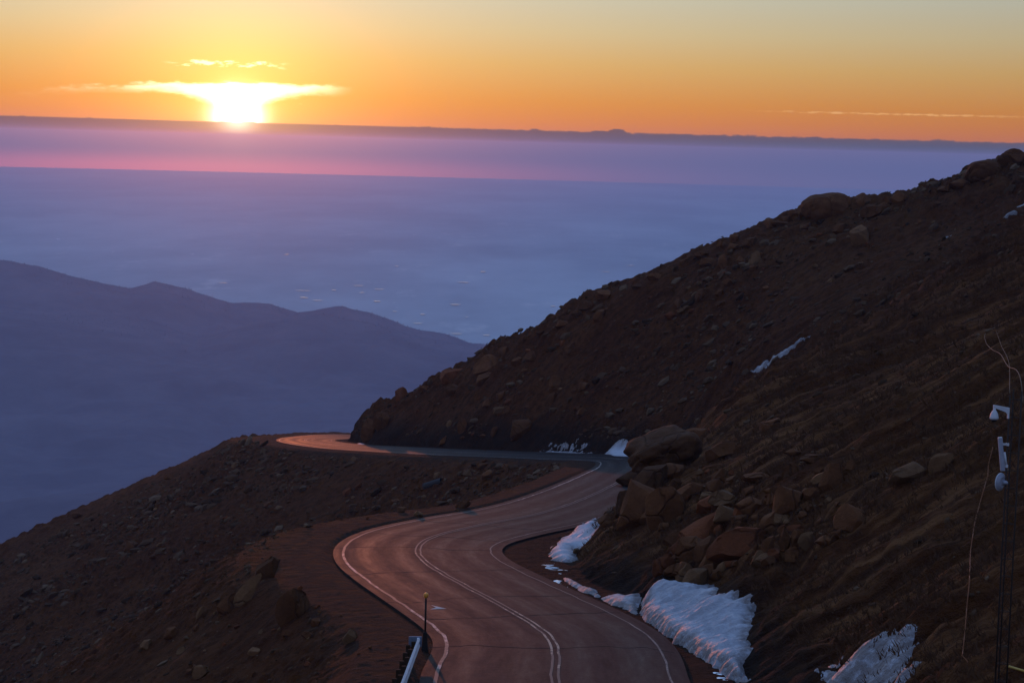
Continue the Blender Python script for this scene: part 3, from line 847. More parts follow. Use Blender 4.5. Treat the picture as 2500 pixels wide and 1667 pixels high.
MARKS.append((1612, 1095, 'large smooth boulder overhanging the right bend'))
P_ = hit(2022, 520); u_ = P_[1] / F
round_boulder(P_ + np.array([0, 1.5, 10 * u_]), 122 * u_, 100 * u_, 74 * u_, 'largest rounded boulder on the crest against the blue haze', 8, -4, .1, 2.4, .16)
MARKS.append((2022, 497, 'largest rounded boulder on the crest'))
P_ = hit(2408, 432); u_ = P_[1] / F
round_boulder(P_ + np.array([0, 1.0, 12 * u_]), 78 * u_, 70 * u_, 56 * u_, 'squarish dark boulder on the crest just below the topmost rocks', 12, 3, .2, 3.4, .18)
MARKS.append((2408, 415, 'squarish dark boulder on the crest'))
B(1690, 1068, 90, 40, 'smooth slab running up from the large overhanging boulder', tilt=-22)
B(1548, 1172, 84, 54, 'flat ledge block below the large overhanging boulder', mat=M_ROCKD)
B(1592, 1172, 96, 76, 'dark block behind the flat ledge at the outcrop', mat=M_ROCKD)
B(1562, 1232, 104, 116, 'cracked upright block forming the outcrop wall beside the road', depth=.7)
B(1622, 1240, 90, 110, 'second upright block of the outcrop wall', depth=.7)
B(1524, 1232, 44, 70, 'narrow dark block at the road side of the outcrop', mat=M_ROCKD)
B(1477, 1270, 36, 32, 'round boulder at the road edge on the snow', soft=True)
B(1514, 1280, 26, 30, 'small upright boulder between the round one and the outcrop wall')
B(1660, 1215, 80, 40, 'tilted slab above the cracked outcrop wall', tilt=-30)
B(1640, 1150, 60, 40, 'block on the outcrop under the smooth slab', tilt=-20)
B(1720, 1300, 150, 60, 'long tilted slab in the middle of the rock pile', tilt=-28, mat=M_ROCKR)
B(1800, 1335, 150, 80, 'big reddish tilted slab low in the rock pile', tilt=-33, mat=M_ROCKR)
B(1740, 1372, 70, 50, 'pale cracked block under the long tilted slab')
B(1680, 1345, 60, 70, 'rough upright block left of the big reddish slab')
B(1765, 1222, 70, 50, 'smooth pale block upper middle of the rock pile', mat=M_ROCKP)
B(1830, 1235, 70, 48, 'broad block right of the smooth pale block')
B(1882, 1275, 64, 44, 'wedge block right of the broad block', tilt=-25)
B(1925, 1222, 76, 72, 'large squarish boulder in the upper rock pile')
B(1985, 1205, 40, 34, 'small block beside the large squarish boulder')
B(2030, 1165, 50, 74, 'tall pointed boulder at the top of the rock pile', tilt=12)
B(2078, 1265, 84, 62, 'broad smooth boulder at the right end of the rock pile', tilt=-22, soft=True)
B(2078, 1134, 28, 24, 'small cube like stone above the tall pointed boulder')
B(1945, 1318, 30, 60, 'narrow upright pillar of rock in the lower pile', depth=.6)
B(1915, 1318, 28, 64, 'left twin of the narrow upright pillar', depth=.6)
B(1872, 1340, 36, 56, 'dark block right of the big reddish slab')
B(1885, 1200, 34, 18, 'flat stone on top of the rock pile')
B(1975, 1238, 26, 18, 'small angular stone low beside the squarish boulder')
B(2218, 1162, 88, 44, 'pale wedge slab alone on the dark right slope', tilt=-22, mat=M_ROCKP)
B(2298, 1130, 66, 44, 'second pale wedge slab right of the first on the dark slope', tilt=-38, mat=M_ROCKP)
B(1935, 1105, 40, 20, 'flat slab among the turf hummocks')
B(1985, 1118, 60, 20, 'long flat slab right of the turf hummocks')
B(1880, 1040, 60, 30, 'smooth rock among the turf hummocks', tilt=-28)
B(2000, 1150, 26, 20, 'little block under the long flat slab')
B(1760, 1100, 80, 34, 'broad slab on the slope above the outcrop', tilt=-25)
# below the near bend
B(712, 1480, 92, 84, 'large upright slab below the gravel shoulder', tilt=-30, depth=.5)
B(606, 1432, 40, 92, 'tall pale faced slab leaning on the lower shoulder', tilt=32, depth=.5, mat=M_ROCKP)
B(650, 1392, 66, 44, 'dark block at the head of the leaning pale slab', tilt=-25)
B(664, 1368, 34, 22, 'small block at the lip of the gravel shoulder')
B(556, 1478, 66, 40, 'dark slab below the leaning pale slab', tilt=-35)
B(487, 1492, 14, 32, 'pale shard of rock on the lower left slope', tilt=30, mat=M_ROCKP)
B(853, 1553, 30, 40, 'pale boulder below the shoulder near the guardrail', tilt=20, mat=M_ROCKP)
B(770, 1520, 24, 22, 'small stone right of the large upright slab')
B(490, 1640, 46, 36, 'pale rock at the bottom edge left of the guardrail', tilt=-30, mat=M_ROCKP)
B(416, 1545, 40, 30, 'brown slab on the lower left slope', tilt=-40)
B(356, 1572, 30, 24, 'pale faced block on the lower left slope', mat=M_ROCKP)
B(318, 1333, 32, 26, 'lone rounded boulder on the left talus slope')
B(188, 1258, 26, 16, 'dark boulder on the left skyline')
B(411, 1163, 20, 14, 'small dark boulder on the upper left skyline')
B(85, 1610, 20, 12, 'pale stone in the bottom left corner', mat=M_ROCKP)
B(1142, 1153, 24, 15, 'pale boulder below the far road', mat=M_ROCKP)
B(1177, 1136, 26, 15, 'brown boulder just under the edge of the far road')
B(1020, 1254, 24, 14, 'pale slab in the hollow above the near bend', mat=M_ROCKP)
B(1130, 1232, 36, 20, 'brown rock on the gravel edge of the near road')
B(1116, 1246, 10, 8, 'bright little stone at the gravel edge of the near road', mat=M_ROCKP)
B(1035, 1215, 12, 16, 'whitish stone in the hollow below the pipe', mat=M_ROCKP)
B(1190, 1160, 30, 18, 'tilted slab low in the hollow', tilt=-30)

# stones nobody could tell apart: single rocks, a family per slope
def scatter(n, poly, smin, smax, label, group, mats=(M_ROCK, M_ROCK, M_ROCK, M_ROCKR, M_ROCKP), tilt=-20):
    xs, ys = zip(*poly); k = 0
    while k < n:
        px, py = random.uniform(min(xs), max(xs)), random.uniform(min(ys), max(ys))
        ins = False
        for (x0, y0), (x1, y1) in zip(poly, poly[1:] + poly[:1]):
            if (y0 > py) != (y1 > py) and px < (x1 - x0) * (py - y0) / (y1 - y0) + x0: ins = not ins
        if not ins: continue
        w = smin * (smax / smin) ** (random.random() ** 1.8)
        m_ = random.choice(mats)
        near = min(MARKS, key=lambda q: (q[0] - px) ** 2 + (q[1] - py) ** 2)
        dx, dy = px - near[0], py - near[1]; dist = math.hypot(dx, dy)
        side = ('right of' if dx > 0 else 'left of') if abs(dx) > abs(dy) else ('below' if dy > 0 else 'above')
        how = 'touching' if dist < 22 else ('close ' + side if dist < 60 else 'some way ' + side)
        sz = 'tiny' if w < smin * 1.25 else ('small' if w < smin * 1.8 else ('middling' if w < smin * 2.5 else 'large'))
        colr = {'granite': 'brown', 'red_granite': 'reddish', 'pale_granite': 'pale'}[m_.name]
        words = near[2].split()[:8]
        while words[-1] in ('the', 'of', 'on', 'at', 'a', 'in', 'and', 'by', 'beside', 'between', 'below', 'under', 'above', 'to', 'from', 'with', 'right', 'left', 'just'): words.pop()
        lab = f"{sz} {colr} stone {how} the " + ' '.join(words)
        boulder(px, py, w, w * random.uniform(.4, .8), lab, group, m_, random.gauss(tilt, 12), name='stone', cat='stone')
        k += 1
scatter(75, [(960, 990), (1230, 880), (1480, 750), (1600, 700), (1850, 640), (1700, 760), (1500, 980), (1420, 1075), (1000, 1080)], 9, 34,
        'angular brown stone in the rubble of the far slope above the road', 'stones on the far slope')
scatter(40, [(1640, 660), (1900, 560), (2300, 480), (2400, 520), (2000, 700), (1700, 800)], 8, 24,
        'brown stone lying on the grassy upper slope under the crest', 'stones on the upper slope')
scatter(45, [(720, 1110), (1280, 1120), (1380, 1130), (1150, 1215), (800, 1290), (650, 1240)], 8, 26,
        'stone lying in the hollow between the two bends', 'stones in the hollow')
scatter(45, [(60, 1340), (560, 1100), (640, 1260), (500, 1400), (250, 1600), (20, 1620)], 7, 18,
        'small stone on the left talus slope under the far bend', 'stones on the left talus')
scatter(40, [(560, 1450), (680, 1400), (900, 1540), (920, 1640), (480, 1660), (400, 1580)], 8, 32,
        'stone on the dark slope below the near gravel shoulder', 'stones below the near shoulder')
scatter(120, [(1560, 1230), (1700, 1150), (2050, 1140), (2100, 1290), (1900, 1370), (1640, 1370)], 14, 64,
        'angular block filling the rock pile above the snow bank', 'blocks of the rock pile')

scatter(34, [(1640, 1300), (1780, 1345), (1900, 1345), (1780, 1405), (1690, 1418), (1610, 1395)], 22, 80,
        'block low in the rock pile just above the snow bank', 'blocks of the rock pile', tilt=-30)

# fine scree: uncountable
def build_scree():
    n = 74000
    az = np.radians(rng.uniform(-16.5, 16.5, n)); r = np.where(rng.random(n) < .72, rng.uniform(165, 275, n), rng.uniform(48, 165, n))
    x, y = r * np.sin(az), r * np.cos(az)
    z, t = ground(x, y, True)
    keep = ((t < -7.2) | (t > 6.4)) & (rng.random(n) < np.where((t > 0) & (r < 120), .9, 1) * np.clip(.35 + 2.2 * (fbm(x * .05, y * .09, 3, 123) + .18) + 1.0 * ((t < 0) & (r < 115)), .12, 1))
    x, y, z, r, t = x[keep], y[keep], z[keep], r[keep], t[keep]; n = len(x)
    s = r * 2.4e-4 * (1 + rng.pareto(1.9, n).clip(0, 8)) * np.where(r > 160, 2.5, 2.2)
    bm = bmesh.new(); bmesh.ops.create_icosphere(bm, subdivisions=1, radius=.5)
    bv = np.array([v.co[:] for v in bm.verts])[:12]; bm.free()
    bm = bmesh.new(); bmesh.ops.create_icosphere(bm, subdivisions=1, radius=.5)
    bv = np.array([v.co[:] for v in bm.verts]); bf = np.array([[v.index for v in f.verts] for f in bm.faces]); bm.free()
    V = bv[None] * rng.uniform(.62, 1.25, (n, len(bv), 1))
    V = V * np.stack([rng.uniform(.8, 1.7, n), rng.uniform(.6, 1.1, n), rng.uniform(.4, .8, n)], -1)[:, None]
    a = rng.normal(-.45, .35, n); c, sn = np.cos(a)[:, None], np.sin(a)[:, None]
    V = np.stack([V[..., 0] * c + V[..., 2] * sn, V[..., 1], -V[..., 0] * sn + V[..., 2] * c], -1)
    a = rng.uniform(-.6, .6, n); c, sn = np.cos(a)[:, None], np.sin(a)[:, None]
    V = np.stack([V[..., 0] * c - V[..., 1] * sn, V[..., 0] * sn + V[..., 1] * c, V[..., 2]], -1)
    V = V * s[:, None, None] + np.stack([x, y, z + s * .10], -1)[:, None]
    Fc = (bf[None] + (np.arange(n) * len(bv))[:, None, None]).reshape(-1, 3)
    me = mesh_np('scree', V.reshape(-1, 3), Fc); attr(me, 'tint', np.repeat(rng.random(n), len(bv)))
    m, tt, b = new_mat('scree_stone'); k = attr_node(tt, 'tint')
    setc(tt, b, ramp(tt, k, [(0, (.026, .0125, .0065)), (.5, (.066, .034, .0185)), (.84, (.082, .046, .026)), (1, (.13, .079, .048))]))
    b.inputs['Roughness'].default_value = .95; b.inputs['Specular IOR Level'].default_value = .06
    tag(link('scree', me, m), 'loose brown rubble strewn over the slopes', 'rubble', kind='stuff')
build_scree()

def build_grass():
    n = 30000
    az = np.radians(rng.uniform(-1, 16.5, n)); r = rng.uniform(46, 170, n)
    x, y = r * np.sin(az), r * np.cos(az); z, t = ground(x, y, True)
    cl = fbm(x * .25, y * .7, 3, 71) + .15
    keep = (t > 7.5) & (cl > .05); x, y, z = x[keep], y[keep], z[keep]; n = len(x); nb = 5
    h = rng.uniform(.08, .22, (n, nb)) * (1 + r[keep][:, None] / 200); a = rng.uniform(0, 6.283, (n, nb)); lean = rng.uniform(.3, 1.0, (n, nb)) * h
    w = .012 * (1 + r[keep][:, None] / 70)
    bx = x[:, None] + rng.normal(0, .08, (n, nb)); by = y[:, None] + rng.normal(0, .08, (n, nb)); bz = np.repeat(z[:, None], nb, 1) - .02
    V = np.stack([np.stack([bx - w, by, bz], -1), np.stack([bx + w, by, bz], -1),
                  np.stack([bx + np.cos(a) * lean - .5 * lean, by + np.sin(a) * lean * .6, bz + h], -1)], 2).reshape(-1, 3)
    me = mesh_np('grass', V, np.arange(len(V)).reshape(-1, 3))
    tag(link('grass', me, simple('dry_grass', (.080, .036, .018), .9)), 'dry brown grass tufts on the right slope', 'grass', kind='stuff')
build_grass()

# ------------------------------------------------------------------ snow and ice
def snow(poly, th, label, name='snow_patch', cat='snow', mat=None, n=150, ragged=.25, dirt=.2, w=.18, streak=.05, wall=None, group=None, holes=0.0):
    P = np.array([hit(*p) for p in poly])[:, :2]
    lo, hi = P.min(0) - .4, P.max(0) + .4
    step = max((hi - lo).max() / n, .05); nx, ny = (np.ceil((hi - lo) / step).astype(int) + 1)
    gx, gy = np.meshgrid(lo[0] + np.arange(nx) * step, lo[1] + np.arange(ny) * step, indexing='ij')
    x, y = gx.ravel(), gy.ravel()
    dist = np.full(len(x), 1e9); ins = np.zeros(len(x), bool)
    for a, b in zip(P, np.roll(P, -1, 0)):
        e = b - a; L = (e * e).sum() + 1e-9
        f = np.clip(((x - a[0]) * e[0] + (y - a[1]) * e[1]) / L, 0, 1)
        dist = np.minimum(dist, np.hypot(x - a[0] - f * e[0], y - a[1] - f * e[1]))
        c = (a[1] > y) != (b[1] > y)
        ins ^= c & (x < (b[0] - a[0]) * (y - a[1]) / (b[1] - a[1] + 1e-12) + a[0])
    sd = np.where(ins, dist, -dist) + fbm(x * 1.0, y * 1.3, 4, 15) * ragged * 1.5 + fbm(x * 7.0, y * 4.0, 3, 16) * ragged * .6
    if holes: sd = np.minimum(sd, (fbm(x * 1.5, y * 4.0, 3, 44) + holes) * .6)
    keep = sd > -max(.45, 2.5 * step)
    z, t = ground(x, y, True)
    zs = z.reshape(nx, ny); kk = max(1, int(.45 / step))
    for ax in (0, 1):
        pz = np.concatenate([np.repeat(zs.take([0], ax), kk, ax), zs, np.repeat(zs.take([-1], ax), kk, ax)], ax)
        cs = np.cumsum(np.concatenate([np.zeros_like(pz.take([0], ax)), pz], ax), ax)
        n_ = zs.shape[ax]; zs = (cs.take(range(2 * kk + 1, 2 * kk + 1 + n_), ax) - cs.take(range(n_), ax)) / (2 * kk + 1)
    zsm = zs.ravel() + .06
    z = z + (zsm - z) * (.55 * sstep(-.02, .5, sd) + .35 * sstep(.4, 1.5, sd))
    wl = 1.0 if wall is None else 1 - sstep(wall[0], wall[1], t) * .75
    rid = fbm(x * .55 - y * .1, y * 3.4 + x * .4, 4, 88)
    we = w * 2.5 if wall is None else w + .8 * sstep(wall[0] - 1.2, wall[0] + 1.5, t)
    zz = z + th * wl * (1 - np.exp(-np.maximum(sd, 0) / we)) + np.clip(sd, -.5, 0) * .9 + (rid * streak + fbm(x * 3, y * 6, 3, 19) * streak * .5) * sstep(.1, 1.0, sd) - .03
    if wall is not None: zz = zz + sstep(.0, 1.0, sd) * .12 * fbm(x * .9, y * .9, 2, 99)
    idx = grid_faces(nx, ny); ok = keep[idx].all(1); idx = idx[ok]
    used = np.unique(idx); mp = np.zeros(len(x), int); mp[used] = np.arange(len(used))
    V = np.c_[x, y, zz][used]; ctr = V.mean(0); ctr[2] = V[:, 2].min()
    me = mesh_np(name, V - ctr, mp[idx], True)
    d = (dirt + .9 * (1 - sstep(.0, .6, sd)))[used]
    attr(me, 'dirt', np.clip(d, 0, 1))
    o = link(name, me, mat or M_SNOW); o.location = ctr
    tag(o, label, cat, group); return o
snow([(1562, 1472), (1579, 1456), (1620, 1436), (1662, 1431), (1704, 1425), (1749, 1417), (1752, 1448), (1795, 1434), (1846, 1449), (1832, 1468), (1856, 1470),
      (1838, 1502), (1830, 1549), (1838, 1583), (1812, 1617), (1830, 1660), (1800, 1668), (1753, 1636), (1710, 1606), (1651, 1572), (1608, 1534), (1566, 1508)], .55,
     'large streaked snow bank beside the near lane under the rock pile', n=260, dirt=.30, w=.22, streak=.20, wall=(6.5, 11), ragged=.13)
snow([(1370, 1408), (1400, 1415), (1428, 1433), (1456, 1442), (1470, 1458), (1520, 1452), (1567, 1450), (1564, 1480), (1555, 1502), (1495, 1477), (1456, 1460), (1417, 1444), (1392, 1427)], .24,
     'dirty pink snow strip along the road edge between the two banks', dirt=.6, n=190, ragged=.12, w=.12)
snow([(1460, 1263), (1468, 1286), (1450, 1305), (1425, 1330), (1399, 1341), (1411, 1353), (1388, 1374), (1350, 1368), (1336, 1361), (1342, 1344), (1367, 1325), (1392, 1302), (1411, 1286), (1439, 1274)], .36,
     'pink tinged snow patch inside the near bend below the round boulder', dirt=.12, n=170, streak=.10)
snow([(1975, 1668), (2021, 1625), (2076, 1591), (2153, 1553), (2236, 1510), (2228, 1540), (2251, 1566), (2225, 1612), (2250, 1640), (2200, 1668)], .20,
     'snow patch at the bottom edge right of the road', dirt=1.0, n=200, streak=.12, ragged=.35)
snow([(1474, 1103), (1540, 1077), (1598, 1050), (1616, 1051), (1575, 1085), (1545, 1118), (1493, 1116)], .45,
     'bright snow tongue behind the large smooth boulder at the bend', dirt=0, n=190, ragged=.10, w=.3)
snow([(1298, 1103), (1340, 1091), (1400, 1085), (1417, 1081), (1432, 1087), (1404, 1096), (1455, 1102), (1370, 1107)], .15,
     'thin dirty snow strip along the far road left of the snow tongue', dirt=.5, n=150, ragged=.5, holes=.25)
snow([(1833, 905), (1860, 889), (1900, 866), (1940, 841), (1980, 817), (1977, 825), (1940, 851), (1905, 873), (1865, 894)], .5,
     'narrow white snow strip in the gully of the far slope', dirt=0, n=260, ragged=.05, w=.12)
snow([(2474, 509), (2500, 500), (2530, 490), (2530, 497), (2500, 506)], .4, 'short snow strip at the right edge under the crest', dirt=0, n=140, ragged=.06)
snow([(2440, 536), (2482, 517), (2479, 523), (2455, 534)], .4, 'short snow strip just below the one at the right edge', dirt=.1, n=140, ragged=.06)
snow([(2306, 580), (2330, 569), (2328, 574), (2312, 582)], .08, 'faint snow trace in the groove of the upper slope', dirt=.3, n=80, ragged=.3)
snow([(868, 1084), (880, 1082), (893, 1083), (886, 1087), (870, 1087)], .10, 'tiny snow patch at the foot of the rock nose', dirt=0, n=60, ragged=.1)
ICE = dict(name='ice_patch', cat='ice', mat=M_ICE, dirt=0, ragged=.25, streak=.02, w=.05)
snow([(1312, 1371), (1345, 1371), (1380, 1389), (1374, 1407), (1345, 1402), (1330, 1385)], .03, 'broken ice glinting below the pink snow patch', n=190, holes=.02, **ICE)
snow([(1344, 1424), (1361, 1409), (1390, 1430), (1412, 1447), (1384, 1438)], .03, 'bright ice strip at the road edge below the near bend', n=160, holes=.2, **ICE)
snow([(1420, 1455), (1440, 1457), (1464, 1469), (1440, 1465)], .03, 'short ice sliver along the near road edge', n=120, holes=.2, **ICE)
snow([(1730, 1627), (1774, 1645), (1802, 1668), (1760, 1668)], .03, 'ice sheet at the foot of the snow bank at the bottom edge', n=160, holes=.1, **ICE)

# ------------------------------------------------------------------ guardrail, marker post
def on_ground(px, py, h):
    """point of a pixel that lies h above the slope under it"""
    r = ray(px, py); r = r / r[1]; Y = np.linspace(45, 110, 900); P = r[None] * Y[:, None]
    z = ground(P[:, 0], P[:, 1]) + h; k = np.nonzero(P[:, 2] < z)[0]
    return P[k[0]] if len(k) else P[-1]
def guardrail():
    a = on_ground(1021, 1556, .72); b = on_ground(980, 1664, .72)
    a, b = Vector(a), Vector(b); d = (b - a).normalized(); L = (b - a).length + 6
    root = empty('guardrail', (a.x, a.y, a.z - .72))
    tag(root, 'galvanised guardrail on wooden posts at the bottom beside the road', 'guardrail')
    side = Vector((d.y, -d.x, 0)).normalized()                      # away from the road or towards it
    if side.x > 0: side = -side
    up = Vector((0, 0, 1)); o0 = Vector((0, 0, .72))
    prof = [(-.02, .0), (.055, -.03), (.06, -.085), (.0, -.125), (.0, -.185), (.06, -.225), (.055, -.28), (-.02, -.31)]
    def beam(bm):
        rings = []
        for s in np.linspace(0, L, 12):
            rings.append([bm.verts.new(o0 + d * s - side * (x + .01) + up * (y + .0)) for x, y in prof])
        for r0, r1 in zip(rings, rings[1:]):
            for k in range(len(prof) - 1): bm.faces.new((r0[k], r0[k + 1], r1[k + 1], r1[k]))
        g = bmesh.ops.solidify(bm, geom=list(bm.faces), thickness=.012)
    link('rail_beam', bm_mesh('rail_beam', beam), M_STEEL, root)
    rot = Matrix((d, side, up)).transposed()
    def plate(bm): box(bm, o0 - d * .16 + side * .10 + up * (-.15), (.03, .42, .34), rot)
    link('end_plate', bm_mesh('end_plate', plate, bevel=.006), simple('blue_grey_plate', (.20, .24, .32), .35, .6), root)
    def clip(bm): box(bm, o0 - d * .07 - side * .0 + up * (-.13), (.16, .08, .22), rot)
    link('end_shoe', bm_mesh('end_shoe', clip, bevel=.01), M_STEEL, root)
    for k in range(int(L / 1.6)):
        s = .25 + k * 1.6; c = o0 + d * s
        gz = ground([root.location.x + c.x + side.x * .45], [root.location.y + c.y + side.y * .45])[0] - root.location.z
        def post(bm): box(bm, Vector((c.x, c.y, 0)) + side * .30 + up * ((gz - .5 + c.z - .20) / 2), (.12, .14, c.z - .20 - gz + .5), rot)
        link('post', bm_mesh('post', post, bevel=.008), M_WOOD, root)
        def block(bm): box(bm, c + side * .13 + up * (-.22), (.12, .14, .26), rot)
        link('spacer_block', bm_mesh('spacer_block', block, bevel=.008), M_WOOD, root)
        def bolt(bm): lathe(bm, [(0, .02), (.022, .015), (.025, 0)], 8, Matrix.Translation(c - side * .01 + up * (-.155)) @ rot.to_4x4() @ Matrix.Rotation(math.pi / 2, 4, 'X'))
        link('bolt', bm_mesh('bolt', bolt), M_DARK, root)
guardrail()
def marker_post():
    b = hit(1037, 1588); top = on_ground(1030, 1443, 1.0); H = (1588 - 1446) * b[1] / F
    root = empty('marker_post', b); tag(root, 'black marker post with an orange ball top at the end of the guardrail', 'marker post')
    link('base', bm_mesh('base', lambda bm: lathe(bm, [(0, -.2), (.17, -.2), (.16, .02), (.11, .35), (.085, .62), (.05, .66), (0, .66)], 4, Matrix.Rotation(.8, 4, 'Z'))), M_BLACK, root)
    link('pole', bm_mesh('pole', lambda bm: tube(bm, [(0, 0, .6), (0, 0, H - .08)], .034, 10), True), M_BLACK, root)
    link('ball_top', bm_mesh('ball_top', lambda bm: lathe(bm, [(0, H - .12), (.035, H - .12), (.075, H - .06), (.085, H), (.07, H + .05), (.03, H + .075), (0, H + .08)], 14), True), M_ORANGE, root)
marker_post()

# ------------------------------------------------------------------ mast with camera, antenna and dish
MY = 44.0
def mast():
    pl = atY(2466, 965, MY); pr = atY(2494, 968, MY); top = pl[2]
    w = pr[0] - pl[0]; base = np.array([(pl[0] + pr[0]) / 2, MY + w * .3, 0.0]); gz = ground([base[0]], [base[1]])[0]
    base[2] = gz; H = top - gz
    root = empty('lattice_mast', base); tag(root, 'thin dark triangular lattice mast at the right edge', 'mast')
    legs = [(pl[0] - base[0], pl[1] - base[1]), (pr[0] - base[0], pr[1] - base[1]), (0, w * .866 - w * .3)]
    for i, (x, y) in enumerate(legs):
        link('leg', bm_mesh('leg', lambda bm: tube(bm, [(x, y, -.4), (x, y, H + (.1 if i else 0.0))], .019, 8), True), M_DARK, root)
    n = int(H / .40)
    for k in range(n + 1):
        z = H - .1 - k * .40
        for (x0, y0), (x1, y1) in zip(legs, legs[1:] + legs[:1]):
            def br(bm): tube(bm, [(x0, y0, z), (x1, y1, z)], .007, 6)
            link('rung', bm_mesh('rung', br), M_DARK, root)
            if z - .40 > 0:
                def dg(bm): tube(bm, [(x0, y0, z), (x1, y1, z - .40)], .006, 6)
                link('brace', bm_mesh('brace', dg), M_DARK, root)
    return pl, pr
PL, PR = mast()
def P44(px, py): return Vector(atY(px, py, MY))
LEGX = lambda py: PL[0]
def security_camera():
    c = P44(2427, 1021); root = empty('security_camera', c); tag(root, 'white dome security camera on a bracket high on the mast', 'security camera')
    k = MY / F; xl = PL[0] - c.x
    hs = bm_mesh('housing', lambda bm: lathe(bm, [(0, 24 * k), (3.2 * k, 24 * k), (3.6 * k, 20 * k), (6.5 * k, 16.5 * k), (9.3 * k, 10 * k), (10.6 * k, 3 * k), (11.2 * k, 0), (10.6 * k, -.8 * k), (8.2 * k, -.8 * k), (0, -.6 * k)], 24), True)
    h = link('housing', hs, M_HOUS, root)
    link('dome', bm_mesh('dome', lambda bm: lathe(bm, [(8.0 * k, -.7 * k), (8.0 * k, -3 * k), (6.8 * k, -6.2 * k), (4 * k, -8.6 * k), (0, -9.6 * k)], 24), True), M_DOME, root)
    link('dome_ring', bm_mesh('dome_ring', lambda bm: lathe(bm, [(8.1 * k, -.6 * k), (8.5 * k, -1.2 * k), (8.5 * k, -2.4 * k), (8.1 * k, -3 * k)], 24), True), M_GREY, root)
    def arm(bm):
        z0 = 27 * k
        v = []
        for y in (-3 * k, 3 * k):
            v.append([bm.verts.new((a, y, b)) for a, b in [(-3.4 * k, 33 * k), (3.4 * k, 32.4 * k), (xl - 6 * k, 28 * k), (xl - 4 * k, 28 * k), (xl - 4 * k, 10 * k), (xl - 8 * k, 16 * k), (3 * k, 25 * k), (3 * k, 23 * k), (-3 * k, 23 * k)]])
        bm.faces.new(v[0]); bm.faces.new(v[1][::-1]); n = len(v[0])
        for i in range(n): bm.faces.new((v[0][i], v[1][i], v[1][(i + 1) % n], v[0][(i + 1) % n]))
    link('arm', bm_mesh('arm', arm), M_HOUS, root)
    link('mounting_plate', bm_mesh('mounting_plate', lambda bm: box(bm, (xl - 2.2 * k, 0, 14 * k), (4.2 * k, 8 * k, 27 * k)), bevel=.004), M_HOUS, root)
security_camera()
def panel_antenna():
    a, b = P44(2441.5, 1068), P44(2448, 1149); root = empty('panel_antenna', b); tag(root, 'tall grey panel antenna bracketed to the mast under the camera', 'antenna')
    k = MY / F; A = a - b; xl = PL[0] - b.x
    d = A.normalized(); y = Vector((0, 1, 0)); x = d.cross(y) * -1
    rot = Matrix((x, y, d)).transposed()
    pm = link('panel', bm_mesh('panel', lambda bm: box(bm, A / 2, (10.5 * k, 9 * k, A.length), rot), bevel=.012), M_GREY, root)
    link('end_cap', bm_mesh('end_cap', lambda bm: box(bm, A + d * .004, (9.5 * k, 8 * k, .012), rot), bevel=.003), M_HOUS, pm)
    link('tilt_tube', bm_mesh('tilt_tube', lambda bm: tube(bm, [P44(2451.5, 1104) - b, P44(2456.5, 1136) - b], 3.6 * k, 12), True), M_HOUS, root)
    for py in (1084, 1137):
        p = P44(2446, py) - b
        link('bracket', bm_mesh('bracket', lambda bm: (box(bm, ((p.x + xl) / 2, 0, p.z), (xl - p.x, 3.5 * k, 5 * k)), box(bm, (xl, 0, p.z), (6 * k, 9 * k, 6.5 * k)))), M_HOUS, root)
panel_antenna()
def dish_antenna():
    c = P44(2443, 1176); root = empty('dish_antenna', c); tag(root, 'round pale dish antenna seen from behind, lowest on the mast', 'dish antenna')
    k = MY / F; ax = Vector((-.70, .71, .02)).normalized(); M = ax.to_track_quat('Z', 'Y').to_matrix().to_4x4(); xl = PL[0] - c.x
    link('dish', bm_mesh('dish', lambda bm: lathe(bm, [(0, -8 * k), (6 * k, -7.6 * k), (12 * k, -5.5 * k), (12.4 * k, -6.2 * k), (14 * k, -5.6 * k), (18 * k, -3 * k), (21.5 * k, 0), (22.2 * k, .8 * k), (21.6 * k, 1.6 * k), (17 * k, 0), (8 * k, -4 * k), (0, -5 * k)], 40, M), True), M_GREY, root)
    link('radome_rim', bm_mesh('radome_rim', lambda bm: lathe(bm, [(21.4 * k, .2 * k), (22.6 * k, .4 * k), (22.6 * k, 2.4 * k), (21.4 * k, 2.6 * k)], 40, M), True), M_HOUS, root)
    hub = -ax * 7 * k
    link('hub', bm_mesh('hub', lambda bm: tube(bm, [hub, hub - ax * 8 * k, Vector((xl - 4 * k, 0, 0))], [6.5 * k, 5.5 * k, 4.2 * k], 14), True), M_GREY, root)
    link('clamp', bm_mesh('clamp', lambda bm: box(bm, (xl, 0, 0), (6 * k, 9 * k, 9 * k)), bevel=.004), M_DARK, root)
dish_antenna()

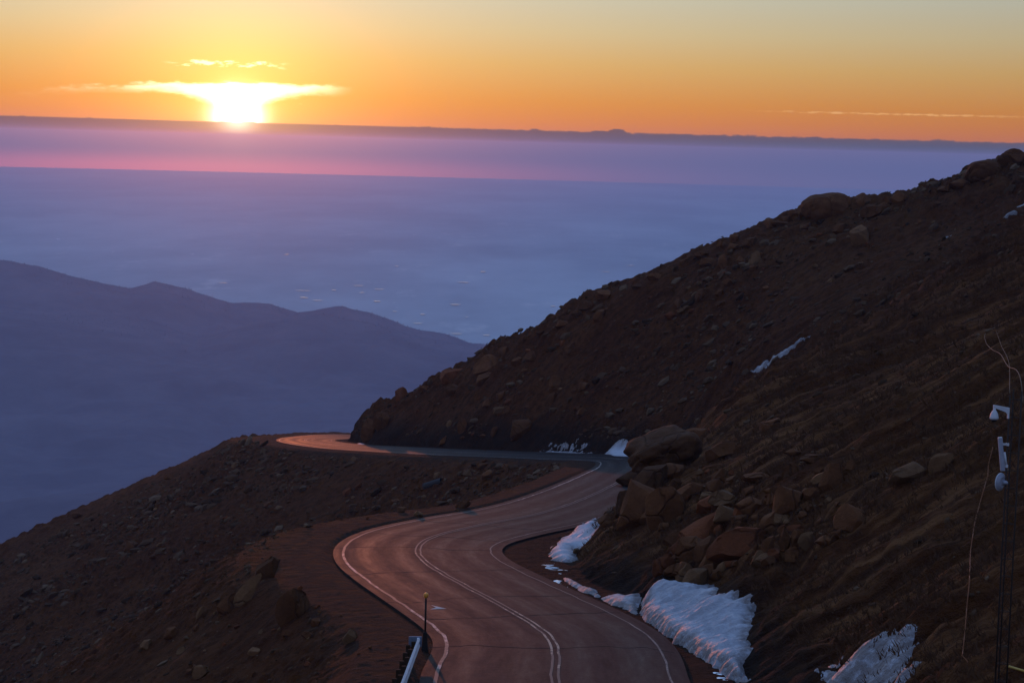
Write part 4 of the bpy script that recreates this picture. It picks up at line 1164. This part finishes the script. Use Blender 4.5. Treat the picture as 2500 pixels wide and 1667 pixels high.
# ------------------------------------------------------------------ cords and wires
def cord(name, pts, rad, mat, label, cat='cable'):
    P = np.array(pts); P = catmull(P, 8); o0 = P[0].copy()
    o = link(name, bm_mesh(name, lambda bm: tube(bm, [tuple(p - o0) for p in P], rad, 6), True), mat); o.location = o0
    return tag(o, label, cat)
def on(px, py, h=.05):
    p = hit(px, py); p = p.copy(); p[2] += h; return p
def dense(pts, n=60):
    a = np.array(pts, float); d = np.r_[0, np.cumsum(np.hypot(*np.diff(a, axis=0).T))]; q = np.linspace(0, d[-1], n)
    return list(zip(np.interp(q, d, a[:, 0]), np.interp(q, d, a[:, 1])))
cord('orange_cord', [on(*p, .12) for p in dense([(2424, 1098), (2413, 1140), (2411, 1170), (2393, 1232), (2379, 1286), (2369, 1353), (2366, 1434), (2361, 1480), (2355, 1553), (2349, 1612), (2363, 1627)])],
     .016, M_CORD, 'thin orange cord running down the dark right slope')
pt = np.array(PR); 
def lerpw(px, py, f, end):
    p = hit(*end); Y = MY * (1 - f) + p[1] * f; return atY(px, py, Y)
cord('loose_wire', [atY(2498, 985, MY), atY(2493, 933, MY + .5), lerpw(2460, 893, .15, (2406, 817)), lerpw(2442, 864, .35, (2406, 817)), lerpw(2422, 853, .6, (2406, 817)), lerpw(2407, 835, .85, (2406, 817)), on(2406, 817), on(2440, 795)],
     .011, M_WIRE, 'pale looping wire rising from the mast to the slope', 'wire')
cord('loose_wire', [atY(2465, 960, MY), lerpw(2463, 885, .3, (2431, 808)), lerpw(2444, 842, .7, (2431, 808)), on(2431, 808)],
     .008, M_WIRE, 'thin straight wire left of the looping one above the mast', 'wire')
def yellow_bar():
    a, b = on(2463, 1634, .08), on(2500, 1645, .08); o = link('yellow_bar', bm_mesh('yellow_bar', lambda bm: tube(bm, [(0, 0, 0), tuple((b - a) * 1.6)], .03, 10), True), M_YPOST); o.location = a
    tag(o, 'yellow painted steel bar lying in the bottom right corner', 'steel bar')
yellow_bar()
def culvert():
    a, b = hit(1037, 1190), hit(1078, 1178); a = a + np.array([0, 0, .15]); b = b + np.array([0, 0, .2])
    root = empty('culvert_pipe', a); tag(root, 'dark corrugated culvert pipe lying in the hollow below the far road', 'pipe')
    d = b - a; n = 40; pts = [tuple(d * k / n) for k in range(n + 1)]
    link('pipe_wall', bm_mesh('pipe_wall', lambda bm: tube(bm, pts, [.32 + .025 * (k % 2) for k in range(n + 1)], 18, caps=False), True), M_PIPE, root)
    link('pipe_rim', bm_mesh('pipe_rim', lambda bm: tube(bm, [tuple(-d * .02), tuple(d * .01)], .37, 18, caps=False), True), M_PIPE, root)
culvert()
